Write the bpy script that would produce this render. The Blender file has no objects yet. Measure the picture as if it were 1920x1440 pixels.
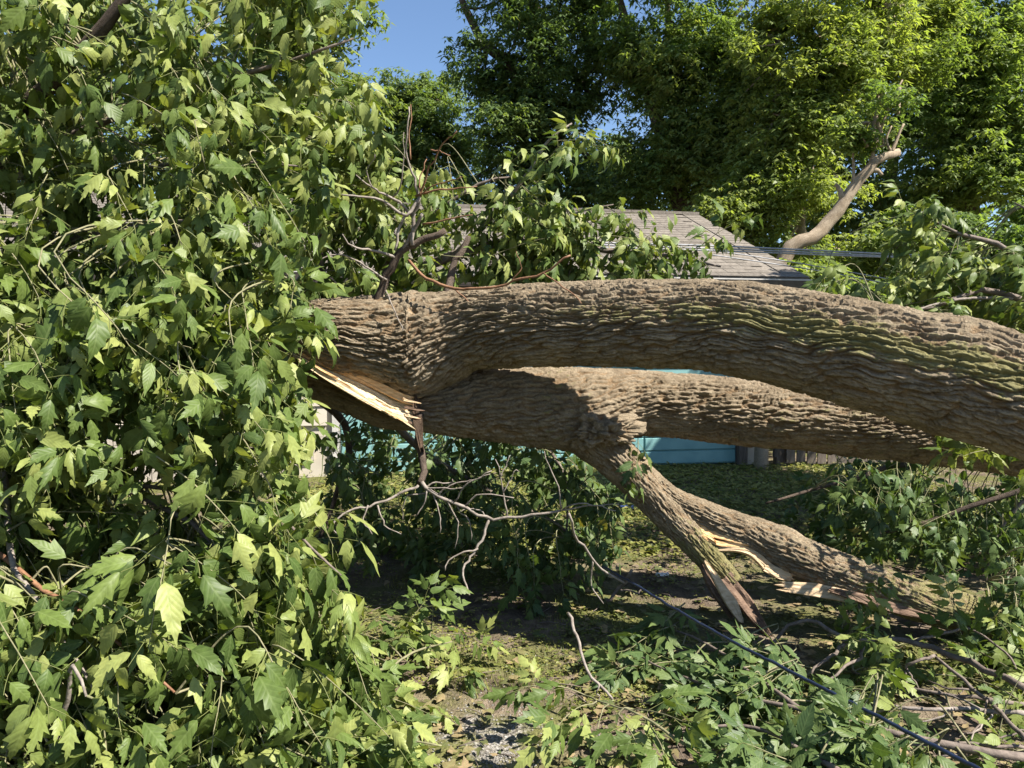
import bpy, math, random
import numpy as np
from mathutils import Vector, Matrix

random.seed(7)
rng = np.random.default_rng(7)
C = bpy.context.scene.collection
R = math.radians

# ------------------------------------------------------------------ camera, world, sun, exposure
F = 1387.0                       # focal length in photo pixels (1920 wide)
PITCH = R(2.9)
CAM_H = 1.55
cam_d = bpy.data.cameras.new('camera')
cam_d.sensor_width = 36.0
cam_d.lens = 36.0 * F / 1920.0
cam_d.clip_end = 600
cam = bpy.data.objects.new('camera', cam_d)
C.objects.link(cam)
cam.location = (0, 0, CAM_H)
cam.rotation_euler = (math.pi / 2 - PITCH, 0, 0)
bpy.context.scene.camera = cam

SUN = Vector((0.60, -0.28, 0.77)).normalized()      # towards the sun
world = bpy.data.worlds.new('World')
bpy.context.scene.world = world
world.use_nodes = True
wn = world.node_tree
for n in list(wn.nodes):
    wn.nodes.remove(n)
sky = wn.nodes.new('ShaderNodeTexSky')
sky.sky_type = 'NISHITA'
sky.sun_disc = False
sky.sun_elevation = math.asin(SUN.z)
sky.sun_rotation = math.atan2(SUN.x, SUN.y)
sky.air_density = 1.0
sky.dust_density = 0.4
sky.ozone_density = 4.0
bg = wn.nodes.new('ShaderNodeBackground')
bg.inputs['Strength'].default_value = 0.068
wo = wn.nodes.new('ShaderNodeOutputWorld')
wn.links.new(sky.outputs[0], bg.inputs[0])
wn.links.new(bg.outputs[0], wo.inputs[0])

sl = bpy.data.lights.new('sun', 'SUN')
sl.energy = 5.0
sl.angle = R(0.5)
sl.color = (1.0, 0.94, 0.84)
so = bpy.data.objects.new('sun', sl)
C.objects.link(so)
so.rotation_euler = SUN.to_track_quat('Z', 'Y').to_euler()
so.location = (6, -3, 12)

vs = bpy.context.scene.view_settings
vs.view_transform = 'Standard'
vs.look = 'None'
vs.gamma = 1
vs.use_curve_mapping = False
vs.exposure = 1.55
bpy.context.scene.cycles.max_bounces = 6
bpy.context.scene.cycles.transparent_max_bounces = 6

# ------------------------------------------------------------------ helpers
cp, sp = math.cos(PITCH), math.sin(PITCH)


def ray(px, py):
    x = (px - 960.0) / F
    z = -(py - 720.0) / F
    return Vector((x, cp + sp * z, -sp + cp * z))


def at(px, py, Y):
    d = ray(px, py)
    return Vector((0, 0, CAM_H)) + d * (Y / d.y)


def gnd(px, py, h=0.0):
    d = ray(px, py)
    t = (h - CAM_H) / d.z
    return Vector((0, 0, CAM_H)) + d * t


def project(P):
    P = np.asarray(P, float)
    x, y, z = P[..., 0], P[..., 1], P[..., 2] - CAM_H
    f = cp * y - sp * z
    u = sp * y + cp * z
    return 960 + F * x / f, 720 - F * u / f, f


def tag(o, label=None, cat=None, group=None, kind=None):
    if label: o['label'] = label
    if cat: o['category'] = cat
    if group: o['group'] = group
    if kind: o['kind'] = kind
    return o


def empty(name, loc, label, cat, group=None, rz=0.0):
    o = bpy.data.objects.new(name, None)
    C.objects.link(o)
    o.location = loc
    o.rotation_euler = (0, 0, rz)
    o.empty_display_size = 0.2
    return tag(o, label, cat, group)


def link(name, me, parent=None, loc=None):
    o = bpy.data.objects.new(name, me)
    C.objects.link(o)
    if parent is not None:
        o.parent = parent
    if loc is not None:
        o.location = loc
    return o


class MB:
    """collects numpy vertices / faces / point attributes into one mesh"""
    def __init__(self):
        self.v = []; self.q = []; self.t = []; self.a = {}; self.n = 0

    def add(self, v, q=None, t=None, **att):
        v = np.asarray(v, np.float32).reshape(-1, 3)
        if q is not None and len(q):
            self.q.append(np.asarray(q, np.int64).reshape(-1, 4) + self.n)
        if t is not None and len(t):
            self.t.append(np.asarray(t, np.int64).reshape(-1, 3) + self.n)
        for k, x in att.items():
            x = np.broadcast_to(np.asarray(x, np.float32), (len(v),))
            self.a.setdefault(k, []).append((self.n, x))
        self.v.append(v)
        self.n += len(v)

    def box(self, lo, hi, **att):
        x0, y0, z0 = lo; x1, y1, z1 = hi
        v = [(x0, y0, z0), (x1, y0, z0), (x1, y1, z0), (x0, y1, z0), (x0, y0, z1), (x1, y0, z1), (x1, y1, z1), (x0, y1, z1)]
        q = [(0, 3, 2, 1), (4, 5, 6, 7), (0, 1, 5, 4), (1, 2, 6, 5), (2, 3, 7, 6), (3, 0, 4, 7)]
        self.add(v, q, **att)

    def mesh(self, name, mat, smooth=False):
        me = bpy.data.meshes.new(name)
        v = np.concatenate(self.v) if self.v else np.zeros((0, 3), np.float32)
        q = np.concatenate(self.q) if self.q else np.zeros((0, 4), np.int64)
        t = np.concatenate(self.t) if self.t else np.zeros((0, 3), np.int64)
        me.vertices.add(len(v))
        me.vertices.foreach_set('co', v.ravel())
        nl = q.size + t.size
        me.loops.add(nl)
        me.loops.foreach_set('vertex_index', np.concatenate([q.ravel(), t.ravel()]).astype(np.int32))
        me.polygons.add(len(q) + len(t))
        ls = np.concatenate([np.arange(len(q)) * 4, q.size + np.arange(len(t)) * 3]).astype(np.int32)
        me.polygons.foreach_set('loop_start', ls)
        me.polygons.foreach_set('use_smooth', np.full(len(ls), bool(smooth)))
        for k, parts in self.a.items():
            arr = np.zeros(len(v), np.float32)
            for n0, x in parts:
                arr[n0:n0 + len(x)] = x
            at_ = me.attributes.new(k, 'FLOAT', 'POINT')
            at_.data.foreach_set('value', arr)
        me.materials.append(mat)
        me.update(calc_edges=True)
        return me

    def build(self, name, mat, parent=None, smooth=False, origin=None):
        if origin is not None:
            self.v = [x - np.asarray(origin, np.float32) for x in self.v]
        o = link(name, self.mesh(name, mat, smooth), parent)
        if origin is not None:
            o.location = origin
        return o


# ------------------------------------------------------------------ numpy noise
def _hash(ix, iy, iz, seed):
    h = (ix.astype(np.int64) * 374761393 + iy.astype(np.int64) * 668265263 + iz.astype(np.int64) * 2147483647 + seed * 1274126177) & 0xFFFFFFFF
    h = ((h ^ (h >> 13)) * 1274126177) & 0xFFFFFFFF
    h = ((h ^ (h >> 16)) * 2246822519) & 0xFFFFFFFF
    return ((h ^ (h >> 15)) & 0xFFFFFF) / float(0xFFFFFF)


def vnoise(p, seed=0):
    p = np.asarray(p, float)
    i = np.floor(p).astype(np.int64)
    f = p - i
    f = f * f * (3 - 2 * f)
    out = 0
    for dx in (0, 1):
        wx = f[..., 0] if dx else 1 - f[..., 0]
        for dy in (0, 1):
            wy = f[..., 1] if dy else 1 - f[..., 1]
            for dz in (0, 1):
                wz = f[..., 2] if dz else 1 - f[..., 2]
                out = out + wx * wy * wz * _hash(i[..., 0] + dx, i[..., 1] + dy, i[..., 2] + dz, seed)
    return out * 2 - 1


def fbm(p, octv=4, seed=0):
    s = 0; a = 0.5
    for k in range(octv):
        s = s + a * vnoise(p * (2.03 ** k), seed + k * 17)
        a *= 0.5
    return s


def voronoi(a, b, nb, seed):
    """a free, b periodic with integer period nb; returns F1, F2 and the cell's random value"""
    ia = np.floor(a).astype(np.int64); ib = np.floor(b).astype(np.int64)
    f1 = np.full(a.shape, 9.0); f2 = np.full(a.shape, 9.0); cid = np.zeros(a.shape); off = np.zeros(a.shape)
    z = np.zeros_like(ia)
    for da in (-1, 0, 1):
        for db in (-1, 0, 1):
            ca = ia + da; cb = ib + db
            cbm = np.mod(cb, nb)
            ra = _hash(ca, cbm, z, seed); rb = _hash(ca, cbm, z + 1, seed)
            d = np.sqrt((ca + 0.1 + 0.8 * ra - a) ** 2 + (cb + 0.1 + 0.8 * rb - b) ** 2)
            rr = _hash(ca, cbm, z + 2, seed)
            m = d < f1
            f2 = np.where(m, f1, np.minimum(f2, d))
            cid = np.where(m, rr, cid); off = np.where(m, b - (cb + 0.1 + 0.8 * rb), off)
            f1 = np.where(m, d, f1)
    return f1, f2, cid, off


def catmull(pts, n):
    """pts (k, m) through a centripetal-ish Catmull-Rom spline, n samples spread evenly by length of the first three columns"""
    P = np.asarray(pts, float)
    if len(P) == 2:
        t = np.linspace(0, 1, n)[:, None]
        return P[0] * (1 - t) + P[1] * t
    Q = np.vstack([2 * P[0] - P[1], P, 2 * P[-1] - P[-2]])
    out = []
    m = 24
    for i in range(len(P) - 1):
        p0, p1, p2, p3 = Q[i:i + 4]
        t = np.linspace(0, 1, m, endpoint=False)[:, None]
        out.append(0.5 * ((2 * p1) + (-p0 + p2) * t + (2 * p0 - 5 * p1 + 4 * p2 - p3) * t * t + (-p0 + 3 * p1 - 3 * p2 + p3) * t ** 3))
    out.append(P[-1:])
    D = np.vstack(out)
    s = np.concatenate([[0], np.cumsum(np.linalg.norm(np.diff(D[:, :3], axis=0), axis=1))])
    x = np.linspace(0, s[-1], n)
    return np.stack([np.interp(x, s, D[:, k]) for k in range(D.shape[1])], 1)


def frames(P):
    T = np.gradient(P, axis=0)
    T /= np.linalg.norm(T, axis=1)[:, None] + 1e-12
    up = np.array([0, 0, 1.0])
    if abs(T[:, 2]).mean() > 0.85:
        up = np.array([0, -1.0, 0.0])
    N = up - (T @ up)[:, None] * T
    N /= np.linalg.norm(N, axis=1)[:, None] + 1e-9
    B = np.cross(T, N)
    return T, N, B


def tube(mb, pts, radii, seg=6, n=None, cap=True, wob=0.0, seed=0, **att):
    P = np.array([tuple(p) for p in pts], float)
    r = np.asarray(radii, float)
    if r.ndim == 0: r = np.full(len(P), float(r))
    if len(r) != len(P): r = np.interp(np.linspace(0, 1, len(P)), np.linspace(0, 1, len(r)), r)
    if n is None: n = max(3, 4 * (len(P) - 1) + 1)
    Q = catmull(np.hstack([P, r[:, None]]), n)
    P = Q[:, :3]; r = np.maximum(Q[:, 3], 0.0004)
    if wob:
        P = P + wob * np.stack([vnoise(np.stack([np.arange(n) * 0.8 + seed, np.full(n, k * 7.3), np.full(n, seed * 1.7)], 1), 5) for k in range(3)], 1)
    T, N, B = frames(P)
    a = np.linspace(0, 2 * math.pi, seg, endpoint=False)
    V = P[:, None, :] + r[:, None, None] * (np.cos(a)[None, :, None] * N[:, None, :] + np.sin(a)[None, :, None] * B[:, None, :])
    i = np.arange(n - 1)[:, None] * seg; j = np.arange(seg)[None, :]; j2 = (j + 1) % seg
    q = np.stack([i + j, i + j2, i + seg + j2, i + seg + j], -1).reshape(-1, 4)
    V = V.reshape(-1, 3)
    t = None
    if cap:
        V = np.vstack([V, P[:1], P[-1:]])
        c0, c1 = n * seg, n * seg + 1
        k = np.arange(seg); k2 = (k + 1) % seg
        t = np.vstack([np.stack([np.full(seg, c0), k2, k], 1), np.stack([np.full(seg, c1), (n - 1) * seg + k, (n - 1) * seg + k2], 1)])
    mb.add(V, q, t, **att)


# ------------------------------------------------------------------ materials
def new_mat(name):
    m = bpy.data.materials.new(name)
    m.use_nodes = True
    nt = m.node_tree
    for n in list(nt.nodes): nt.nodes.remove(n)
    out = nt.nodes.new('ShaderNodeOutputMaterial')
    return m, nt, out


class NT:
    def __init__(self, nt): self.nt = nt

    def n(self, typ, **kw):
        nd = self.nt.nodes.new(typ)
        for k, v in kw.items(): setattr(nd, k, v)
        return nd

    def l(self, a, b): self.nt.links.new(a, b)

    def val(self, x, sock):
        if isinstance(x, (int, float)): sock.default_value = x
        elif isinstance(x, tuple): sock.default_value = x
        else: self.l(x, sock)

    def math(self, op, a, b=0.0, c=0.0, clamp=False):
        nd = self.n('ShaderNodeMath', operation=op)
        nd.use_clamp = clamp
        self.val(a, nd.inputs[0]); self.val(b, nd.inputs[1]); self.val(c, nd.inputs[2])
        return nd.outputs[0]

    def mix(self, f, a, b, blend='MIX'):
        nd = self.n('ShaderNodeMix', data_type='RGBA', blend_type=blend)
        self.val(f, nd.inputs[0])
        self.val((a + (1,)) if isinstance(a, tuple) and len(a) == 3 else a, nd.inputs[6])
        self.val((b + (1,)) if isinstance(b, tuple) and len(b) == 3 else b, nd.inputs[7])
        return nd.outputs[2]

    def attr(self, name):
        nd = self.n('ShaderNodeAttribute'); nd.attribute_name = name
        return nd.outputs['Fac']

    def noise(self, vec, scale, detail=4, rough=0.55, dist=0.0):
        nd = self.n('ShaderNodeTexNoise')
        nd.inputs['Scale'].default_value = scale; nd.inputs['Detail'].default_value = detail
        nd.inputs['Roughness'].default_value = rough; nd.inputs['Distortion'].default_value = dist
        if vec is not None: self.l(vec, nd.inputs['Vector'])
        return nd.outputs['Fac']

    def ramp(self, f, stops, interp='LINEAR'):
        nd = self.n('ShaderNodeValToRGB')
        cr = nd.color_ramp; cr.interpolation = interp
        while len(cr.elements) < len(stops): cr.elements.new(0.5)
        for e, (p, c) in zip(cr.elements, stops):
            e.position = p; e.color = tuple(c) + (1,) if len(c) == 3 else c
        self.l(f, nd.inputs[0])
        return nd.outputs[0]

    def smooth(self, x, a, b):
        nd = self.n('ShaderNodeMapRange', interpolation_type='SMOOTHSTEP')
        self.val(x, nd.inputs[0]); nd.inputs[1].default_value = a; nd.inputs[2].default_value = b
        return nd.outputs[0]

    def bump(self, h, strength=0.4, dist=0.01):
        nd = self.n('ShaderNodeBump')
        nd.inputs['Strength'].default_value = strength; nd.inputs['Distance'].default_value = dist
        self.l(h, nd.inputs['Height'])
        return nd.outputs[0]

    def pbr(self, col, rough=0.7, spec=0.3, bump=None):
        nd = self.n('ShaderNodeBsdfPrincipled')
        self.val((col + (1,)) if isinstance(col, tuple) and len(col) == 3 else col, nd.inputs['Base Color'])
        self.val(rough, nd.inputs['Roughness'])
        self.val(spec, nd.inputs['Specular IOR Level'])
        if bump is not None: self.l(bump, nd.inputs['Normal'])
        return nd.outputs[0]

    def objvec(self):
        return self.n('ShaderNodeTexCoord').outputs['Object']

    def pos(self):
        return self.n('ShaderNodeNewGeometry').outputs['Position']


def leaf_material(name, dark, mid, light, odd, trans=0.32, rough=0.45, veins=True, spec=0.20):
    m, nt, out = new_mat(name)
    k = NT(nt)
    tint = k.math('FRACT', k.math('ADD', k.attr('tint'), k.n('ShaderNodeObjectInfo').outputs['Random']))
    col = k.ramp(tint, [(0.0, dark), (0.5, mid), (0.93, light), (0.994, light), (0.9985, odd)])
    lu, lv = k.attr('lu'), k.attr('lv')
    alv = k.math('ABSOLUTE', lv)
    pos = k.pos()
    mot = k.noise(pos, 55, 3)
    col = k.mix(0.55, col, k.ramp(mot, [(0.25, (0.55, 0.55, 0.55)), (0.75, (1.35, 1.35, 1.3))]), 'MULTIPLY')
    nrm = None
    if veins:
        midv = k.smooth(alv, 0.09, 0.02)
        fr = k.math('FRACT', k.math('SUBTRACT', k.math('MULTIPLY', lu, 8.0), k.math('MULTIPLY', alv, 2.4)))
        sec = k.smooth(k.math('ABSOLUTE', k.math('SUBTRACT', fr, 0.5)), 0.13, 0.03)
        vein = k.math('MAXIMUM', midv, k.math('MULTIPLY', sec, 0.6))
        isleaf = k.smooth(alv, 2.0, 1.9)
        vein = k.math('MULTIPLY', vein, isleaf)
        col = k.mix(k.math('MULTIPLY', vein, 0.24), col, (0.20, 0.25, 0.095))
        hh = k.math('SUBTRACT', k.math('MULTIPLY', k.smooth(k.math('ABSOLUTE', k.math('SUBTRACT', fr, 0.5)), 0.0, 0.5), 1.0), k.math('MULTIPLY', vein, 0.5))
        nrm = k.bump(hh, 0.13, 0.003)
        col = k.mix(k.math('SUBTRACT', 1.0, isleaf), col, (0.20, 0.22, 0.08))
    b = k.pbr(col, rough, spec, nrm)
    tr = k.n('ShaderNodeBsdfTranslucent')
    k.l(k.mix(1.0, col, (1.5, 1.55, 0.55), 'MULTIPLY'), tr.inputs['Color'])
    mx = k.n('ShaderNodeMixShader'); mx.inputs[0].default_value = trans
    k.l(b, mx.inputs[1]); k.l(tr.outputs[0], mx.inputs[2])
    k.l(mx.outputs[0], out.inputs['Surface'])
    return m


M = {}
M['leaf'] = leaf_material('box_elder_leaf', (0.054, 0.088, 0.022), (0.105, 0.148, 0.035), (0.235, 0.262, 0.080), (0.22, 0.235, 0.07), trans=0.26)
M['leaf_dark'] = leaf_material('shade_toned_leaf', (0.044, 0.078, 0.028), (0.070, 0.110, 0.036), (0.105, 0.145, 0.044), (0.25, 0.17, 0.05), trans=0.25)  # leaf colour darkened to paint in the shade under trunk and limbs
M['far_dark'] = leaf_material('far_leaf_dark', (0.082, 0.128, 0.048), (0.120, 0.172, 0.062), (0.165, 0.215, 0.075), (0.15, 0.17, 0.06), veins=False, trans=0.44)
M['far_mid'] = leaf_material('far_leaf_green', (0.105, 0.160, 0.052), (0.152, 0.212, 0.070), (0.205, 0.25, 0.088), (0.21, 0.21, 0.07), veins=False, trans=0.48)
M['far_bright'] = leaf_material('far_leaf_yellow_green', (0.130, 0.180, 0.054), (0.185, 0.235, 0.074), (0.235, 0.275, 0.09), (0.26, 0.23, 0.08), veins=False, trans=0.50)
M['litter'] = leaf_material('litter_leaf', (0.06, 0.08, 0.03), (0.15, 0.13, 0.06), (0.26, 0.19, 0.11), (0.34, 0.17, 0.06), trans=0.12)
M['grass'] = leaf_material('grass_blade', (0.085, 0.11, 0.026), (0.150, 0.17, 0.042), (0.23, 0.22, 0.07), (0.30, 0.25, 0.12), veins=False, trans=0.3)


def bark_mat(name, c0, c1, moss=0.0, mossdir=True):
    m, nt, out = new_mat(name)
    k = NT(nt)
    pos = k.pos()
    n1 = k.noise(pos, 9, 5, 0.6)
    n2 = k.noise(pos, 70, 6, 0.75)
    n3 = k.noise(pos, 210, 5, 0.7)
    col = k.mix(k.smooth(n1, 0.3, 0.7), c0, c1)
    col = k.mix(0.75, col, k.ramp(n2, [(0.25, (0.42, 0.40, 0.38)), (0.72, (1.45, 1.43, 1.40))]), 'MULTIPLY')
    hgt = k.attr('ridge')
    # furrow floors redder than the plates, plus slight recess shade put into the colour
    col = k.mix(k.smooth(hgt, 0.35, 0.0), col, k.mix(1.0, col, (0.86, 0.76, 0.66), 'MULTIPLY'))
    mm = k.attr('moss')
    pn = k.noise(pos, 30, 5, 0.7)
    pm = k.math('MULTIPLY', k.smooth(k.math('ADD', k.math('ADD', mm, k.math('MULTIPLY', pn, 1.3)), k.math('MULTIPLY', hgt, 0.30)), 1.16, 1.42), 0.66)
    col = k.mix(pm, col, k.mix(n2, (0.15, 0.148, 0.05), (0.29, 0.28, 0.10)))
    h = k.math('ADD', k.math('MULTIPLY', n2, 0.6), k.math('MULTIPLY', n3, 0.45))
    k.l(k.pbr(col, 0.9, 0.12, k.bump(h, 1.0, 0.022)), out.inputs['Surface'])
    return m


M['bark'] = bark_mat('furrowed_bark', (0.222, 0.175, 0.120), (0.335, 0.275, 0.196))
M['bark_bg'] = bark_mat('distant_bark', (0.26, 0.205, 0.145), (0.38, 0.31, 0.23))
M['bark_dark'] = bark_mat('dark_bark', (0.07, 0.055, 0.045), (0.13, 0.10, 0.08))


def simple(name, c0, c1, scale=20, rough=0.8, spec=0.2, bump=0.3, bscale=80, stretch=None, rand=0.0):
    m, nt, out = new_mat(name)
    k = NT(nt)
    vec = k.objvec()
    if stretch:
        mp = k.n('ShaderNodeMapping'); mp.inputs['Scale'].default_value = stretch
        k.l(vec, mp.inputs['Vector']); vec = mp.outputs[0]
    col = k.mix(k.smooth(k.noise(vec, scale, 5, 0.6), 0.3, 0.7), c0, c1)
    if rand:
        rv = k.n('ShaderNodeObjectInfo').outputs['Random']
        col = k.mix(1.0, col, k.ramp(rv, [(0, (1 - rand,) * 3), (1, (1 + rand,) * 3)]), 'MULTIPLY')
    k.l(k.pbr(col, rough, spec, k.bump(k.noise(vec, bscale, 4, 0.6), bump, 0.01)), out.inputs['Surface'])
    return m


M['twig_grey'] = simple('grey_twig', (0.15, 0.125, 0.105), (0.26, 0.225, 0.195), 40)
M['twig_green'] = simple('young_twig', (0.13, 0.13, 0.065), (0.22, 0.20, 0.12), 30)
M['twig_red'] = simple('reddish_twig', (0.15, 0.075, 0.042), (0.23, 0.125, 0.07), 30, rough=0.55)
M['twig_brown'] = simple('brown_branch', (0.10, 0.08, 0.068), (0.18, 0.145, 0.12), 40)
M['wood_cream'] = simple('fresh_torn_wood', (0.46, 0.33, 0.19), (0.64, 0.52, 0.34), 14, rough=0.75, bump=0.5, bscale=30, stretch=(1.0, 6, 6))
M['wood_orange'] = simple('splintered_wood', (0.50, 0.28, 0.12), (0.72, 0.50, 0.27), 14, rough=0.75, bump=0.5, bscale=40, stretch=(1, 5, 5))
M['wood_tan'] = simple('tan_split_wood', (0.40, 0.28, 0.16), (0.56, 0.43, 0.28), 12, rough=0.75, bump=0.5, bscale=40, stretch=(1, 5, 5))
M['wood_brown'] = simple('old_inner_wood', (0.10, 0.062, 0.042), (0.19, 0.125, 0.085), 12, rough=0.7, bump=0.5, bscale=40, stretch=(1, 5, 5))
M['shingle'] = simple('asphalt_shingle', (0.118, 0.103, 0.086), (0.182, 0.160, 0.136), 30, rough=0.95, bump=0.5, bscale=300, rand=0.16)
M['siding'] = simple('beige_painted_siding', (0.38, 0.34, 0.28), (0.46, 0.42, 0.345), 3, rough=0.7, bump=0.1)
M['block'] = simple('painted_block', (0.36, 0.32, 0.27), (0.45, 0.40, 0.34), 12, rough=0.9, bump=0.5, bscale=120, rand=0.06)
M['teal'] = simple('teal_painted_panel', (0.14, 0.29, 0.29), (0.19, 0.35, 0.345), 4, rough=0.5, spec=0.35, bump=0.08)
M['trim_white'] = simple('pale_trim', (0.40, 0.385, 0.36), (0.50, 0.48, 0.45), 10, rough=0.6)
M['gutter'] = simple('brown_gutter', (0.055, 0.045, 0.04), (0.08, 0.068, 0.06), 10, rough=0.5, spec=0.4, bump=0.05)
M['fence'] = simple('weathered_fence_wood', (0.10, 0.08, 0.065), (0.17, 0.14, 0.115), 10, rough=0.9, bump=0.5, bscale=30, stretch=(6, 6, 1), rand=0.15)
M['concrete'] = simple('floor_slab', (0.25, 0.24, 0.22), (0.33, 0.31, 0.29), 5, rough=0.9)
M['cable'] = simple('dark_blue_cable_jacket', (0.009, 0.014, 0.034), (0.015, 0.024, 0.050), 20, rough=0.32, spec=0.55, bump=0.05)
M['wire'] = simple('weathered_line', (0.22, 0.22, 0.23), (0.34, 0.34, 0.35), 20, rough=0.45, spec=0.5, bump=0.05)
M['paper'] = simple('white_scrap', (0.72, 0.72, 0.70), (0.82, 0.82, 0.80), 20, rough=0.6)
M['blue'] = simple('blue_scrap', (0.16, 0.22, 0.55), (0.22, 0.30, 0.65), 20, rough=0.5)
M['stone'] = simple('field_stone', (0.14, 0.13, 0.115), (0.25, 0.235, 0.21), 14, rough=0.9, bump=0.5)


def ground_mat():
    m, nt, out = new_mat('bare_soil_and_gravel')
    k = NT(nt)
    pos = k.pos()
    n0 = k.noise(pos, 1.3, 5, 0.6)
    n1 = k.noise(pos, 7, 5, 0.6)
    n2 = k.noise(pos, 60, 4, 0.65)
    col = k.mix(k.smooth(n1, 0.35, 0.65), (0.085, 0.064, 0.048), (0.175, 0.138, 0.10))
    col = k.mix(k.smooth(n0, 0.42, 0.58), col, k.mix(n2, (0.065, 0.072, 0.024), (0.15, 0.145, 0.055)))
    # pale grit
    vo = k.n('ShaderNodeTexVoronoi'); vo.inputs['Scale'].default_value = 95
    k.l(pos, vo.inputs['Vector'])
    gr = k.ramp(vo.outputs['Color'], [(0.0, (0.09, 0.08, 0.07)), (0.5, (0.19, 0.17, 0.15)), (1.0, (0.38, 0.36, 0.34))])
    sub = k.n('ShaderNodeVectorMath', operation='DISTANCE')
    k.l(pos, sub.inputs[0]); sub.inputs[1].default_value = (-0.06, 2.93, 0)
    gm = k.smooth(k.math('ADD', sub.outputs['Value'], k.math('MULTIPLY', n1, 0.75)), 0.60, 0.42)
    sub2 = k.n('ShaderNodeVectorMath', operation='DISTANCE')
    k.l(pos, sub2.inputs[0]); sub2.inputs[1].default_value = (-0.05, 2.3, 0)
    gm2 = k.smooth(k.math('ADD', sub2.outputs['Value'], k.math('MULTIPLY', n1, 0.9)), 0.62, 0.40)
    gm = k.math('MULTIPLY', k.math('MAXIMUM', gm, gm2), k.smooth(n2, 0.30, 0.50))
    col = k.mix(gm, col, gr)
    col = k.mix(0.6, col, k.ramp(n2, [(0.25, (0.55, 0.55, 0.55)), (0.75, (1.35, 1.35, 1.35))]), 'MULTIPLY')
    h = k.math('ADD', k.math('MULTIPLY', n2, 0.7), k.math('MULTIPLY', vo.outputs['Distance'], 0.25))
    k.l(k.pbr(col, 0.95, 0.1, k.bump(h, 0.9, 0.02)), out.inputs['Surface'])
    return m


M['ground'] = ground_mat()


# ------------------------------------------------------------------ ground
def zg(x, y):
    p = np.stack([np.asarray(x, float) * 1.1, np.asarray(y, float) * 1.1, np.zeros_like(np.asarray(x, float))], -1)
    near = np.exp(-((np.asarray(x) / 9.0) ** 2 + ((np.asarray(y) - 4) / 9.0) ** 2))
    return (0.05 * fbm(p, 3, 3) + 0.018 * vnoise(p * 7, 9)) * near - 0.01


def axis(lo, hi, a, b, fine, coarse):
    mid = np.arange(a, b, fine)
    left = a - np.geomspace(fine, a - lo, coarse)[::-1]
    right = b + np.geomspace(fine, hi - b, coarse)
    return np.concatenate([left, mid, right])


xs = axis(-220, 220, -5, 5, 0.08, 30)
ys = axis(-120, 320, 1.2, 10, 0.08, 30)
GX, GY = np.meshgrid(xs, ys)
mb = MB()
nx, ny = len(xs), len(ys)
ii = (np.arange(ny - 1)[:, None] * nx + np.arange(nx - 1)[None, :]).ravel()
mb.add(np.stack([GX, GY, zg(GX, GY)], -1).reshape(-1, 3), np.stack([ii, ii + 1, ii + nx + 1, ii + nx], 1))
tag(mb.build('ground', M['ground'], smooth=True), kind='structure')

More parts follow.
